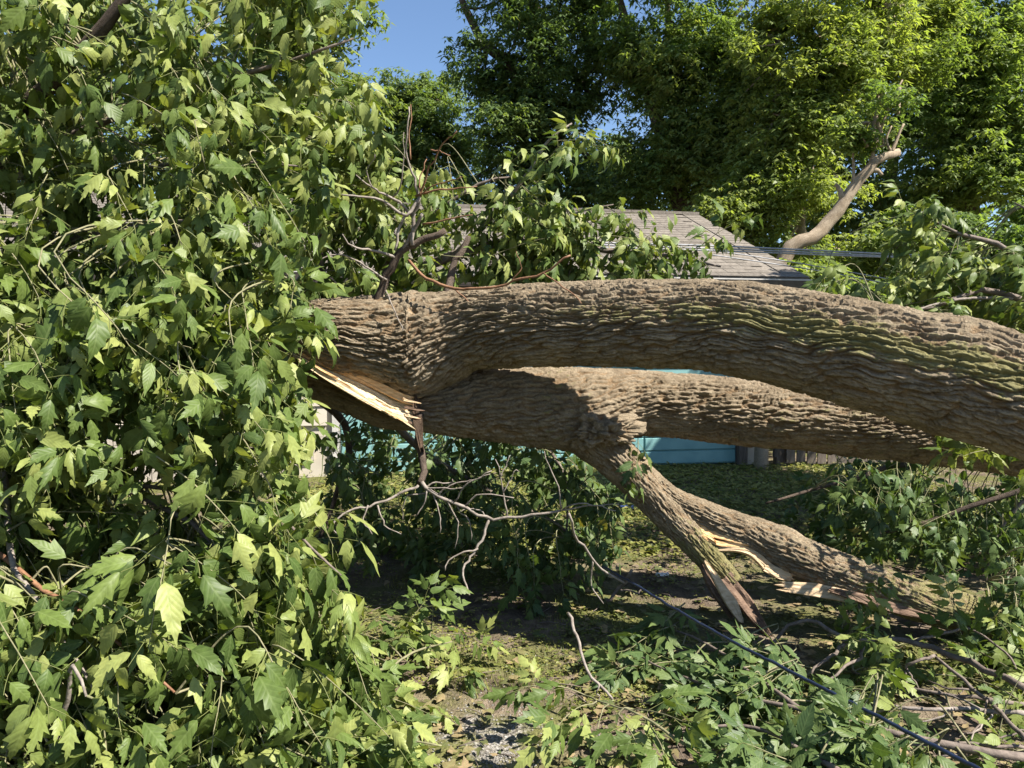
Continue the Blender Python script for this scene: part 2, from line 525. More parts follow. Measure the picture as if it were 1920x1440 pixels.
# ------------------------------------------------------------------ garage
def build_garage():
    a = R(10)
    g = empty('garage', (3.384, 9.705, 0), 'low garage with grey shingle gable roof and teal door behind the fallen trunk', 'garage', rz=a)
    L = 12.0; D = 6.1; H = 2.42
    # walls: core + individual lap boards on the front
    m = MB()
    m.box((-L, 0.02, 0), (-5.52, 0.16, H)); m.box((-0.42, 0.02, 0), (0, 0.16, H)); m.box((-5.52, 0.02, 2.17), (-0.42, 0.16, H))
    m.box((-0.14, 0.16, 0), (-0.002, D, H)); m.box((-L, 0.16, 0), (-L + 0.14, D, H)); m.box((-L + .14, D - 0.14, 0), (-0.14, D, H))
    for y0, y1 in ((0.0, D),):
        pass
    wall = m.build('wall', M['siding'], g)
    gm = MB()
    for x in (-L + 0.03, -0.11):
        gm.add([(x, 0.16, H), (x, D - .01, H), (x, D / 2, H + 1.22), (x + .08, 0.16, H), (x + .08, D - .01, H), (x + .08, D / 2, H + 1.22)],
               [(0, 1, 4, 3), (1, 2, 5, 4), (2, 0, 3, 5)], [(0, 2, 1), (3, 4, 5)])
    gm.build('gable', M['siding'], g)
    bh = 0.235
    z = 0.62
    lap = MB(); lap.add([(0, 0.018, 0), (1, 0.018, 0), (1, -0.016, 0), (0, -0.016, 0), (0, 0.018, bh), (1, 0.018, bh), (1, 0.004, bh), (0, 0.004, bh)],
                        [(0, 1, 2, 3), (3, 2, 6, 7), (7, 6, 5, 4), (0, 3, 7, 4), (1, 5, 6, 2)])
    lme = lap.mesh('siding_board', M['siding'])
    while z + bh < H:
        for x0, x1 in ((-12, -9.2), (-9.196, -5.66), (-0.30, -0.0)):
            o = link('siding_board', lme, wall, (x0, 0, z)); o.scale = (x1 - x0, 1, 1)
        z += bh - 0.006
    # painted block footing
    bme = MB(); bme.box((0, -0.03, 0), (0.39, 0.018, 0.19)); bme = bme.mesh('block', M['block'])
    for r in range(3):
        x = -12 + (0.2 if r % 2 else 0)
        while x + 0.39 < -5.64:
            link('block', bme, wall, (x, 0, 0.01 + r * 0.2)); x += 0.40
    # door
    d = MB(); d.box((-5.51, 0.075, 0.02), (-0.43, 0.10, 2.17))
    door = d.build('garage_door', M['teal'], g)
    pm = MB()
    w, h = 1.262, 0.172
    pm.add([(0, 0, 0), (w, 0, 0), (w, 0, h), (0, 0, h), (.012, -.028, .010), (w - .012, -.028, .010), (w - .012, -.028, h - .014), (.012, -.028, h - .014)],
           [(4, 5, 6, 7), (0, 1, 5, 4), (1, 2, 6, 5), (2, 3, 7, 6), (3, 0, 4, 7)])
    pme = pm.mesh('panel', M['teal'])
    for r in range(12):
        for c in range(4):
            link('panel', pme, door, (-5.505 + c * 1.27, 0.075, 0.03 + r * 0.177))
    t = MB(); t.box((-5.60, -0.03, 0), (-5.515, 0.07, 2.25)); t.build('door_trim', M['trim_white'], g)
    t = MB(); t.box((-0.425, -0.03, 0), (-0.31, 0.07, 2.25)); t.build('door_trim', M['fence'], g)
    t = MB(); t.box((-5.51, -0.028, 2.16), (-0.43, 0.068, 2.25)); t.build('door_trim', M['trim_white'], g)
    # roof deck
    ez = 2.42; ey = -0.35; ry = D / 2; rz = 3.80
    th = 0.05
    rm = MB()
    for s in (0, 1):
        e = ey if s == 0 else D - ey
        rm.add([(-12.3, e, ez - th), (.3, e, ez - th), (.3, ry, rz - th), (-12.3, ry, rz - th), (-12.3, e, ez), (.3, e, ez), (.3, ry, rz), (-12.3, ry, rz)],
               [(0, 3, 2, 1), (4, 5, 6, 7), (0, 1, 5, 4), (1, 2, 6, 5), (0, 4, 7, 3)])
    roof = rm.build('roof', M['shingle'], g)
    # shingles, one tab each
    run = math.hypot(ry - ey, rz - ez)
    ncourse = 24
    ex = run / ncourse
    uy, uz = (ry - ey) / run, (rz - ez) / run
    ny_, nz_ = -uz, uy
    tw = 0.30
    sm = MB(); sm.add([(0, 0, 0), (tw - .008, 0, 0), (tw - .008, uy * ex * 1.02, uz * ex * 1.02), (0, uy * ex * 1.02, uz * ex * 1.02),
                       (0, ny_ * .008, nz_ * .008), (tw - .008, ny_ * .008, nz_ * .008), (tw - .008, uy * ex * 1.02 + ny_ * .003, uz * ex * 1.02 + nz_ * .003), (0, uy * ex * 1.02 + ny_ * .003, uz * ex * 1.02 + nz_ * .003)],
                      [(0, 3, 2, 1), (4, 5, 6, 7), (0, 1, 5, 4), (1, 2, 6, 5), (3, 0, 4, 7)])
    sme = sm.mesh('shingle', M['shingle'])
    base = np.array(sm.v[0]); qd = np.array(sm.q[0])
    cand = []
    for c in range(ncourse):
        off = (c * 0.137) % tw
        x = 0.32 - tw - off * 0
        k = 0
        while x > -12.3:
            cand.append((x - (off if k else 0), c, k)); x -= tw; k += 1
    ca, sa = math.cos(a), math.sin(a)

    def seen(x, c):
        lx, ly = x + .15, ey + uy * ex * (c + .5)
        return project((3.384 + ca * lx - sa * ly, 9.705 + sa * lx + ca * ly, ez + uz * ex * (c + .5)))
    cand.sort(key=lambda t: 0 if False else (0 if seen(t[0], t[1])[0] > 1010 else 1, seen(t[0], t[1])[2] if seen(t[0], t[1])[0] <= 1010 else -seen(t[0], t[1])[0]))
    rest = MB()
    for i, (x, c, k) in enumerate(cand):
        p = (x, ey + uy * ex * c + ny_ * .004 - 0.012 * uy, ez + uz * ex * c + nz_ * .004 - 0.012 * uz)
        if i < 300:
            o = link('shingle', sme, roof, p)
            o.location.z += random.uniform(0, .003)
        else:
            rest.add(base + np.array(p), qd)
    tag(rest.build('shingle_field', M['shingle'], roof), kind='stuff')
    rc = MB()
    for k in range(42):
        x0 = .31 - k * .3
        rc.box((x0 - .296, ry - .09, rz - .018), (x0, ry + .09, rz + .028))
    tag(rc.build('ridge_cap', M['shingle'], roof), kind='stuff')
    # gutter + fascia + corner return
    f = MB(); f.box((-12.3, ey + .006, ez - .20), (.296, ey + .03, ez - .052)); f.build('fascia', M['gutter'], g)
    gt = MB()
    gt.add([(-12.3, ey + .003, ez - .16), (.3, ey + .003, ez - .16), (.3, ey - .10, ez - .16), (-12.3, ey - .10, ez - .16), (-12.3, ey - .125, ez - .045), (.3, ey - .125, ez - .045),
            (.3, ey - .115, ez - .045), (-12.3, ey - .115, ez - .045), (-12.3, ey - .092, ez - .15), (.3, ey - .092, ez - .15)],
           [(0, 3, 2, 1), (3, 4, 5, 2), (4, 7, 6, 5), (7, 8, 9, 6)])
    gt.build('gutter', M['gutter'], g)
    lip = MB(); lip.box((-12.3, ey - .128, ez - .050), (.302, ey - .112, ez - .034)); lip.build('gutter_lip', M['trim_white'], g)
    sf = MB(); sf.box((-12.29, ey + .03, ez - .20), (.29, -.02, ez - .185)); sf.build('soffit', M['gutter'], g)
    rk = MB()
    for s in (0, 1):
        e = ey if s == 0 else D - ey
        rk.add([(.302, e, ez - .19), (.302, ry, rz - .19), (.302, ry, rz - .004), (.302, e, ez - .004), (.325, e, ez - .19), (.325, ry, rz - .19), (.325, ry, rz - .004), (.325, e, ez - .004)],
               [(0, 1, 2, 3), (4, 7, 6, 5), (0, 4, 5, 1), (3, 2, 6, 7), (0, 3, 7, 4), (1, 5, 6, 2)])
    rk.build('rake_board', M['gutter'], g)
    ds = MB()
    tube(ds, [(.1, ey - .06, ez - .16), (.1, ey - .06, ez - .24), (.06, -.1, ez - .45), (.06, -.07, ez - .6), (.06, -.07, .1)], .036, 8)
    ds.build('downspout', M['gutter'], g)
    return g


build_garage()

# fence to the right of the garage
def build_fence():
    f = empty('wooden_fence', (3.6, 9.6, 0), 'dark weathered picket fence beside the garage under the second limb', 'fence')
    pm = MB(); pm.add([(-.055, -.011, 0), (.055, -.011, 0), (.055, .011, 0), (-.055, .011, 0), (-.055, -.011, 1.18), (.055, -.011, 1.18), (.055, .011, 1.18), (-.055, .011, 1.18), (0, -.011, 1.25), (0, .011, 1.25)],
                      [(0, 1, 5, 4), (1, 2, 6, 5), (2, 3, 7, 6), (3, 0, 4, 7), (5, 6, 9, 8), (7, 4, 8, 9)], [(4, 5, 8), (6, 7, 9)])
    pme = pm.mesh('picket', M['fence'])
    for i in range(44):
        o = link('picket', pme, f, (0.03 + i * 0.135, -0.02 + random.uniform(-.006, .006), 0.03 + random.uniform(-.02, .02)))
        o.rotation_euler = (random.uniform(-.02, .02), random.uniform(-.02, .02), 0)
    post = MB(); post.box((-.07, 0, 0), (.07, .14, 1.35)); pom = post.mesh('fence_post', M['fence'])
    for i in range(4):
        link('fence_post', pom, f, (-.05 + i * 1.95, .06, -.02))
    for z in (.3, .9):
        r = MB(); r.box((-.02, .014, z), (5.95, .052, z + .09)); r.build('rail', M['fence'], f)


build_fence()
gp = MB()
tube(gp, [(3.19, 9.42, -.05), (3.20, 9.43, .5), (3.19, 9.42, .98)], [.095, .085, .09], 12, wob=.01, ridge=.5)
tag(gp.build('timber_post', M['bark_bg'], smooth=True, origin=(3.19, 9.42, 0)), 'short rough round timber post at the corner of the teal door', 'post')


# ------------------------------------------------------------------ bark limbs
def bark_limb(ctrl, ds, nv, seed, cw=0.048, cl=0.21, depth=0.017, shear=0.25, bumps=(), moss=None, flare=None, rawcap=None, squash=1.0):
    """ctrl rows: (px, py, radius in photo px, depth Y). Returns MB with a furrowed bark surface."""
    rows = []
    for (px, py, rp, Y) in ctrl:
        p = at(px, py, Y)
        f = (cp * p.y - sp * (p.z - CAM_H))
        rows.append((p.x, p.y, p.z, rp / F * f))
    rows = np.array(rows)
    length = np.linalg.norm(np.diff(rows[:, :3], axis=0), axis=1).sum()
    nu = int(length / ds) + 2
    Q = catmull(rows, nu)
    P, r = Q[:, :3].copy(), Q[:, 3]
    wn_ = max(3, int(.16 / ds)) | 1
    ker = np.hanning(wn_ + 2)[1:-1]; ker /= ker.sum()
    for kk in range(3):
        ext = np.concatenate([2 * P[0, kk] - P[wn_ // 2:0:-1, kk], P[:, kk], 2 * P[-1, kk] - P[-2:-wn_ // 2 - 1:-1, kk]])
        P[:, kk] = np.convolve(ext, ker, 'valid')[:nu]
    T, N, B = frames(P)
    s = np.concatenate([[0], np.cumsum(np.linalg.norm(np.diff(P, axis=0), axis=1))])
    nf = int(nv * .80)                                   # most rings' points where the limb can be seen
    a = np.concatenate([np.linspace(R(-40), R(195), nf, endpoint=False), np.linspace(R(195), R(320), nv - nf, endpoint=False)])
    dirs = np.cos(a)[None, :, None] * N[:, None, :] + np.sin(a)[None, :, None] * B[:, None, :]
    rr = np.repeat(r[:, None], nv, 1)
    base = P[:, None, :] + rr[..., None] * dirs
    # large lumps
    rr = rr * (1 + 0.045 * fbm(base * 2.2, 3, seed)) 
    for (bx, by, bY, br, bh) in bumps:
        c = np.array(at(bx, by, bY))
        d2 = ((base - c) ** 2).sum(-1)
        rr = rr + bh * np.exp(-d2 / br ** 2)
    nb = max(8, int(round(2 * math.pi * float(np.median(r)) / cw)))
    S = np.repeat(s[:, None], nv, 1)
    A = np.repeat((a / (2 * math.pi) * nb)[None, :], nu, 0)
    w1 = fbm(base * 3.1, 3, seed + 5); w2 = fbm(base * 9.0, 3, seed + 6); w3 = fbm(base * 30.0, 2, seed + 8)
    va = S / cl + 0.26 * w2 + 0.5 * w1
    vb = A + shear * S / cw * 0.35 + 1.5 * w1 + 0.60 * w2 + 0.16 * w3
    va = va + 0.5 * vb                                   # staggered rows: lens-shaped plates between interlacing furrows
    f1, f2, cid, off = voronoi(va, vb, nb, seed)
    e = f2 - f1
    x = np.clip((e - .03) / 0.30, 0, 1)
    plate = x * x * (3 - 2 * x)
    # second finer set
    vb2 = (A + shear * S / cw * 0.35) * 2 + 2.2 * w1 + 1.1 * w2 + .3 * w3
    f1b, f2b, cidb, offb = voronoi(S / (cl * 0.45) + 0.4 * w2 + 31 - 0.5 * vb2, vb2, nb * 2, seed + 3)
    xb = np.clip((f2b - f1b - .03) / 0.30, 0, 1)
    fine = xb * xb * (3 - 2 * xb)
    deep = 0.70 + 0.6 * fbm(base * 4.0, 2, seed + 21)
    # shaggy tilt of each plate: thicker on its lower edge
    h = deep * (plate * (0.55 + 0.45 * cid + 0.75 * off) + fine * (0.30 + .25 * plate + 0.30 * offb)) + 0.14 * w3 + 0.13 * vnoise(base * 75, seed + 9) + 0.13 * vnoise(base * 150, seed + 10)
    h = h - deep * (0.85 * np.exp(-(e / .13) ** 2) + 0.45 * np.exp(-((f2b - f1b) / .14) ** 2))
    # bark plates only from the furrow floor up
    disp = depth * (h - 0.75)
    V = P[:, None, :] + (rr + disp)[..., None] * dirs
    mo = np.zeros((nu, nv))
    if moss is not None:
        mo = moss(base, dirs, s / s[-1])
    mb = MB()
    i = np.arange(nu - 1)[:, None] * nv; j = np.arange(nv)[None, :]; j2 = (j + 1) % nv
    q = np.stack([i + j, i + j2, i + nv + j2, i + nv + j], -1).reshape(-1, 4)
    VV = np.vstack([V.reshape(-1, 3), P[:1], P[-1:]])
    k = np.arange(nv); k2 = (k + 1) % nv
    t = np.vstack([np.stack([np.full(nv, nu * nv), k2, k], 1), np.stack([np.full(nv, nu * nv + 1), (nu - 1) * nv + k, (nu - 1) * nv + k2], 1)])
    mb.add(VV, q, t, ridge=np.concatenate([np.clip(h / 1.2, 0, 1).ravel(), [.2, .2]]), moss=np.concatenate([mo.ravel(), [0, 0]]))
    return mb


tree = empty('fallen_tree', tuple(at(480, 700, 4.5)[:2]) + (0,), 'huge fallen tree with furrowed bark, split at the fork, lying across the yard', 'tree')
TREE0 = Vector(tree.location)


def tpart(mb, name, mat, smooth=True, parent=None):
    mb.v = [x - np.asarray(TREE0, np.float32) for x in mb.v]
    return link(name, mb.mesh(name, mat, smooth), parent or tree)


def moss_upper(base, dirs, u):
    px, py, f = project(base)
    band = np.exp(-((dirs[..., 2] - 0.25) / 0.36) ** 2) * (dirs[..., 1] < 0.3)
    return band * (0.20 + 0.62 * np.clip((px - 900) / 600, 0, 1))


upper = bark_limb([(505, 622, 26, 4.42), (560, 616, 44, 4.33), (600, 620, 60, 4.28), (650, 628, 72, 4.28), (700, 636, 83, 4.30), (775, 644, 96, 4.33), (830, 634, 87, 4.30), (880, 619, 76, 4.25),
                   (960, 612, 76, 4.15), (1100, 608, 79, 4.00), (1280, 609, 82, 3.80), (1400, 619, 88, 3.66), (1500, 638, 92, 3.55), (1600, 660, 97, 3.45), (1700, 686, 104, 3.37), (1780, 704, 113, 3.32),
                   (1850, 726, 110, 3.27), (1920, 750, 106, 3.22), (2060, 800, 104, 3.12), (2200, 846, 104, 3.02)],
                  0.0070, 300, 11, cw=0.034, cl=0.25, depth=0.0185, bumps=[(770, 725, 4.1, 0.16, 0.035), (640, 690, 4.1, 0.14, 0.03)], moss=moss_upper)
up_o = tpart(upper, 'trunk', M['bark'])
up_o['label'] = 'upper limb arching over the lawn, mossy ridges towards its thick end'


def moss_low(base, dirs, u):
    px, py, f = project(base)
    return 0.30 * np.exp(-((px - 1040) / 110) ** 2) + 0.35 * np.exp(-((px - 1560) / 240) ** 2) * (dirs[..., 2] < 0.5)


lower = bark_limb([(-200, 645, 92, 4.55), (0, 652, 90, 4.62), (300, 655, 84, 4.6), (480, 662, 80, 4.50), (560, 680, 64, 4.48), (640, 720, 48, 4.44), (720, 752, 48, 4.43), (780, 758, 50, 4.45), (850, 757, 62, 4.48),
                   (950, 758, 71, 4.5), (1050, 765, 77, 4.5), (1120, 762, 75, 4.5), (1200, 755, 62, 4.5), (1300, 763, 61, 4.48), (1400, 774, 62, 4.45), (1500, 783, 61, 4.42), (1600, 797, 59, 4.36), (1700, 808, 57, 4.3),
                   (1800, 822, 55, 4.24), (1900, 838, 53, 4.18), (2060, 866, 50, 4.07)],
                  0.0088, 185, 23, cw=0.030, cl=0.24, depth=0.0155, shear=0.35, bumps=[(1120, 805, 4.34, 0.16, 0.05), (1060, 815, 4.35, 0.10, 0.02)], moss=moss_low)
lo_o = tpart(lower, 'trunk', M['bark'])
lo_o['label'] = 'lower limb running behind, shaded near the split fork'

leg = bark_limb([(1075, 790, 50, 4.45), (1115, 822, 47, 4.43), (1150, 853, 41, 4.40), (1200, 903, 37, 4.36), (1250, 956, 35, 4.29), (1300, 1010, 31, 4.20), (1340, 1056, 27, 4.12), (1376, 1096, 20, 4.06)],
                0.0066, 120, 37, cw=0.021, cl=0.17, depth=0.010, shear=0.1, moss=lambda b, d, u: np.repeat((0.75 * np.clip((u - .45) / .4, 0, 1))[:, None], d.shape[1], 1) * (d[..., 2] > -.5))
leg_o = tpart(leg, 'broken_branch', M['bark'])
leg_o['label'] = 'branch propping the limb, snapped off near the ground'
logm = bark_limb([(1225, 905, 20, 4.33), (1262, 938, 24, 4.29), (1310, 964, 29, 4.25), (1360, 987, 33, 4.20), (1420, 1010, 37, 4.15), (1480, 1037, 39, 4.07), (1560, 1070, 40, 4.01), (1650, 1102, 39, 3.96), (1750, 1134, 38, 3.91), (1830, 1155, 35, 3.88), (1890, 1172, 30, 3.85), (1925, 1182, 18, 3.83)],
                 0.0066, 120, 41, cw=0.021, cl=0.17, depth=0.0095, shear=-0.1, bumps=[(1478, 1000, 4.05, .07, .022)],
                 moss=lambda b, d, u: np.repeat((0.15 + 0.5 * np.clip((u - .3) / .5, 0, 1))[:, None], d.shape[1], 1))
log_o = tpart(logm, 'broken_branch', M['bark'])
log_o['label'] = 'cracked branch end lying mossy on the ground'

# burl where the branch leaves the lower limb
def lump(center, rad, seed, nu=84, nv=140, amp=.22):
    th = np.linspace(0.001, math.pi - .001, nu); ph = np.linspace(0, 2 * math.pi, nv, endpoint=False)
    TH, PH = np.meshgrid(th, ph, indexing='ij')
    D = np.stack([np.sin(TH) * np.cos(PH), np.sin(TH) * np.sin(PH), np.cos(TH)], -1)
    rad = np.asarray(rad, float)
    W = D * rad
    h = amp * fbm(W * 13 + seed, 4, seed) - .22 * np.exp(-(vnoise(W * np.array([16, 30, 42]) + seed, seed + 2) / .12) ** 2) + .12 * vnoise(W * 48, seed + 3) + 0.08 * vnoise(W * 100, seed + 4)
    V = np.asarray(center) + W * (1 + h[..., None])
    i = np.arange(nu - 1)[:, None] * nv; j = np.arange(nv)[None, :]; j2 = (j + 1) % nv
    q = np.stack([i + j, i + nv + j, i + nv + j2, i + j2], -1).reshape(-1, 4)
    m = MB(); m.add(V.reshape(-1, 3), q, ridge=np.clip(.5 + 2 * h.ravel(), 0, 1), moss=0.0)
    return m


tpart(lump(at(1124, 806, 4.28), (.20, .155, .105), 3, amp=.55), 'burl', M['bark'])

# torn cream wood in the fork
def torn_wood():
    U = [(556, 655), (600, 672), (650, 690), (700, 712), (740, 734), (778, 742)]
    Lw = [(553, 672), (600, 701), (650, 733), (690, 760), (730, 780), (776, 801)]
    Yu = [4.24, 4.22, 4.20, 4.19, 4.20, 4.24]; Yl = [4.20, 4.14, 4.09, 4.07, 4.09, 4.14]
    nu, nv = 110, 46
    up = np.array([tuple(at(*p, y)) for p, y in zip(U, Yu)]); lo = np.array([tuple(at(*p, y)) for p, y in zip(Lw, Yl)])
    up = catmull(up, nu); lo = catmull(lo, nu)
    v = np.linspace(0, 1, nv)
    G = up[:, None, :] * (1 - v)[None, :, None] + lo[:, None, :] * v[None, :, None]
    s = np.linspace(0, 1, nu)[:, None] + 0 * v[None, :]
    G = G + (v[None, :] ** 3 * (.016 * fbm(np.stack([s * 14, s * 0, s * 0 + 2], -1), 4, 61)))[..., None] * np.array([0, 0, 1.0])
    G = G + (s ** 12 * .05 * vnoise(np.stack([(v[None, :] + 0 * s) * 11, (v[None, :] + 0 * s) * 0, (v[None, :] + 0 * s) * 0], -1), 63))[..., None] * np.array([1.0, 0, 0])
    vv = v[None, :] + 0 * s
    fib = fbm(np.stack([s * 5.0, vv * 16 + s * 3 + fbm(np.stack([s * 6, vv * 3, s * 0], -1), 2, 4), s * 0], -1), 5, 5)
    step = np.where(vv + 0.10 * fbm(np.stack([s * 9, vv * 2, s * 0 + 3], -1), 3, 8) > 0.62, 1.0, 0.0)
    step2 = np.where(vv + 0.12 * fbm(np.stack([s * 7, vv * 2, s * 0 + 9], -1), 3, 18) < 0.28, 1.0, 0.0)
    disp = 0.022 * fib - 0.030 * step + 0.02 * step2
    disp = disp - 0.004 * np.abs(vnoise(np.stack([s * 40, vv * 60, s * 0], -1), 4))
    G = G + disp[..., None] * np.array([0.1, 1.0, -.35])
    # ragged right end
    m = MB()
    i = np.arange(nu - 1)[:, None] * nv; j = np.arange(nv - 1)[None, :]
    q = np.stack([i + j, i + j + 1, i + nv + j + 1, i + nv + j], -1).reshape(-1, 4)
    Gf = G.reshape(-1, 3); Gb = Gf + np.array([0.0, 0.13, 0.0])
    n0 = len(Gf)
    ed = []
    for a in range(nu - 1):
        ed.append((a * nv, (a + 1) * nv, n0 + (a + 1) * nv, n0 + a * nv))
        b0 = a * nv + nv - 1; b1 = (a + 1) * nv + nv - 1
        ed.append((b0, n0 + b0, n0 + b1, b1))
    for b in range(nv - 1):
        e0 = (nu - 1) * nv + b
        ed.append((e0, e0 + 1, n0 + e0 + 1, n0 + e0))
        ed.append((b, n0 + b, n0 + b + 1, b + 1))
    m.add(np.vstack([Gf, Gb]), np.vstack([q, q[:, ::-1] + n0, np.array(ed)]))
    o = tpart(m, 'torn_wood', M['wood_cream'])
    o['label'] = 'pale torn wood exposed in the split fork'
    return o


tw = torn_wood()


def strip(pts, wid, thick, name, mat, parent=None, jag=0.25, seed=1, n=26, roll=0.0):
    """a splinter: ribbon of wood with thickness, frayed ends. pts: (px,py,Y); wid in photo px per point"""
    P = np.array([tuple(at(*p)) for p in pts])
    w = np.array(wid, float) / F * P[:, 1]
    if len(w) != len(P): w = np.interp(np.linspace(0, 1, len(P)), np.linspace(0, 1, len(w)), w)
    Q = catmull(np.hstack([P, w[:, None]]), n)
    P, w = Q[:, :3], Q[:, 3]
    T, N, B = frames(P)
    # face towards the viewer, tilted up
    Fv = np.array([0.1, -1.0, 0.45 + roll]); Fv /= np.linalg.norm(Fv)
    W = np.cross(T, Fv); W /= np.linalg.norm(W, axis=1)[:, None]
    Nn = np.cross(W, T)
    m = MB()
    k = 7
    v = np.linspace(-.5, .5, k)
    r_ = vnoise(np.stack([np.arange(n)[:, None] * .16 + v[None] * 2 + seed * 9, v[None] * 9 + 0 * np.arange(n)[:, None], np.full((n, k), seed * 3.1)], -1), seed)
    G = P[:, None] + (v[None, :, None] * w[:, None, None] * (1 + jag * r_[..., None])) * W[:, None] + (thick * .25 * r_)[..., None] * Nn[:, None]
    # fray the two ends
    fr = np.array([random.uniform(-1, 1) for _ in range(k)])
    G[0] += T[0] * (fr * w[0] * .8)[:, None]
    fr = np.array([random.uniform(-1, 1) for _ in range(k)])
    G[-1] += T[-1] * (fr * w[-1] * .8)[:, None]
    Gb = G - Nn[:, None] * thick
    i = np.arange(n - 1)[:, None] * k; j = np.arange(k - 1)[None]
    q = np.stack([i + j, i + j + 1, i + k + j + 1, i + k + j], -1).reshape(-1, 4)
    n0 = n * k
    ed = []
    for a in range(n - 1):
        ed.append((a * k, (a + 1) * k, n0 + (a + 1) * k, n0 + a * k)); b0 = a * k + k - 1
        ed.append((b0, n0 + b0, n0 + b0 + k, b0 + k))
    for b in range(k - 1):
        ed.append((b, n0 + b, n0 + b + 1, b + 1)); e0 = (n - 1) * k + b
        ed.append((e0, e0 + 1, n0 + e0 + 1, n0 + e0))
    m.add(np.vstack([G.reshape(-1, 3), Gb.reshape(-1, 3)]), np.vstack([q, q[:, ::-1] + n0, ed]))
    return tpart(m, name, mat, smooth=False, parent=parent)


# splinters around the crack
strip([(1268, 950, 4.22), (1300, 985, 4.17), (1340, 1012, 4.10)], [4, 12, 9], .02, 'splinter', M['wood_orange'], leg_o, seed=2)
strip([(1283, 962, 4.21), (1318, 992, 4.15), (1365, 1008, 4.10), (1420, 1022, 4.06), (1455, 1045, 4.02)], [4, 12, 12, 14, 8], .02, 'splinter', M['wood_orange'], leg_o, seed=3)
strip([(1310, 1000, 4.13), (1345, 1018, 4.1), (1390, 1022, 4.08), (1420, 1036, 4.05)], [4, 9, 9, 6], .015, 'splinter', M['wood_orange'], leg_o, seed=4)
strip([(1345, 1029, 4.1), (1385, 1030, 4.07), (1415, 1040, 4.04), (1450, 1068, 4.0), (1485, 1082, 3.98)], [7, 10, 14, 18, 10], .03, 'splinter', M['wood_tan'], log_o, seed=5)
strip([(1432, 1064, 4.0), (1460, 1074, 3.99), (1486, 1086, 3.98)], [10, 22, 9], .02, 'splinter', M['wood_tan'], log_o, seed=6)
strip([(1466, 1100, 3.92), (1520, 1105, 3.9), (1592, 1118, 3.88)], [18, 24, 22], .02, 'splinter', M['wood_tan'], log_o, jag=.1, seed=7)
strip([(1560, 1106, 3.86), (1620, 1122, 3.84), (1700, 1146, 3.82), (1775, 1165, 3.8)], [8, 18, 16, 5], .02, 'splinter', M['wood_brown'], log_o, jag=.1, seed=8)
strip([(1355, 1078, 4.02), (1385, 1110, 4.0), (1415, 1152, 3.97), (1447, 1196, 3.94)], [30, 28, 24, 10], .035, 'splinter', M['wood_brown'], leg_o, jag=.12, seed=9)
strip([(1322, 1052, 4.03), (1348, 1092, 3.98), (1372, 1130, 3.96), (1392, 1168, 3.94)], [5, 15, 20, 7], .02, 'splinter', M['wood_tan'], leg_o, jag=.15, seed=10)
strip([(1318, 1060, 4.05), (1340, 1105, 4.01), (1375, 1160, 3.98)], [9, 14, 5], .03, 'splinter', M['wood_brown'], leg_o, jag=.15, seed=12)
# slivers in the fork
for k_, (x_, y_) in enumerate(((600, 694), (640, 722), (668, 738), (700, 758), (722, 772), (745, 784))):
    strip([(x_ - 22, y_ - 16, 4.07), (x_ + 6, y_ + 1, 4.045), (x_ + 34, y_ + 15 + 3 * (k_ % 3), 4.03)], [2, 4, 1], .006, 'splinter', M['wood_cream'] if k_ % 2 else M['wood_orange'], tw, jag=.6, seed=30 + k_)
for k_, (x_, y_) in enumerate(((770, 752), (774, 766), (772, 781), (769, 792))):
    strip([(x_ - 14, y_ - 3, 4.10), (x_ + 8, y_ + 2, 4.10), (x_ + 20 + 4 * (k_ % 2), y_ + 4, 4.12)], [5, 3, 1], .008, 'splinter', M['wood_brown'] if k_ % 2 else M['wood_tan'], tw, jag=.6, seed=40 + k_)
strip([(560, 675, 4.08), (640, 724, 4.03), (720, 770, 4.01)], [5, 10, 6], .012, 'splinter', M['wood_cream'], tw, seed=13)
strip([(560, 662, 4.19), (650, 698, 4.15), (740, 741, 4.14), (776, 752, 4.17)], [6, 13, 15, 16], .015, 'torn_wood', M['wood_orange'], tw, jag=.5, seed=17)
strip([(781, 745, 4.16), (784, 790, 4.1), (790, 840, 4.02)], [14, 17, 9], .04, 'splinter', M['bark_dark'], tw, seed=14)


# ------------------------------------------------------------------ bare branches of the fallen tree
def twigs(spec, name, mat, parent=None, seg=6, wob=0.011, seed=0):
    """spec: list of (points[(px,py,Y)...], r0 px, r1 px) joined into ONE part"""
    m = MB()
    for i, (pts, r0, r1) in enumerate(spec):
        P = [at(*p) for p in pts]
        ym = sum(p.y for p in P) / len(P)
        tube(m, P, np.linspace(r0, r1, len(P)) * .75 / F * ym, seg, wob=wob, seed=seed + i * 3.7, ridge=.5, moss=0.0)
    return m


def ty(pts, y0, y1=None):
    y1 = y0 if y1 is None else y1
    n = len(pts)
    return [(p[0], p[1], y0 + (y1 - y0) * i / max(1, n - 1)) for i, p in enumerate(pts)]


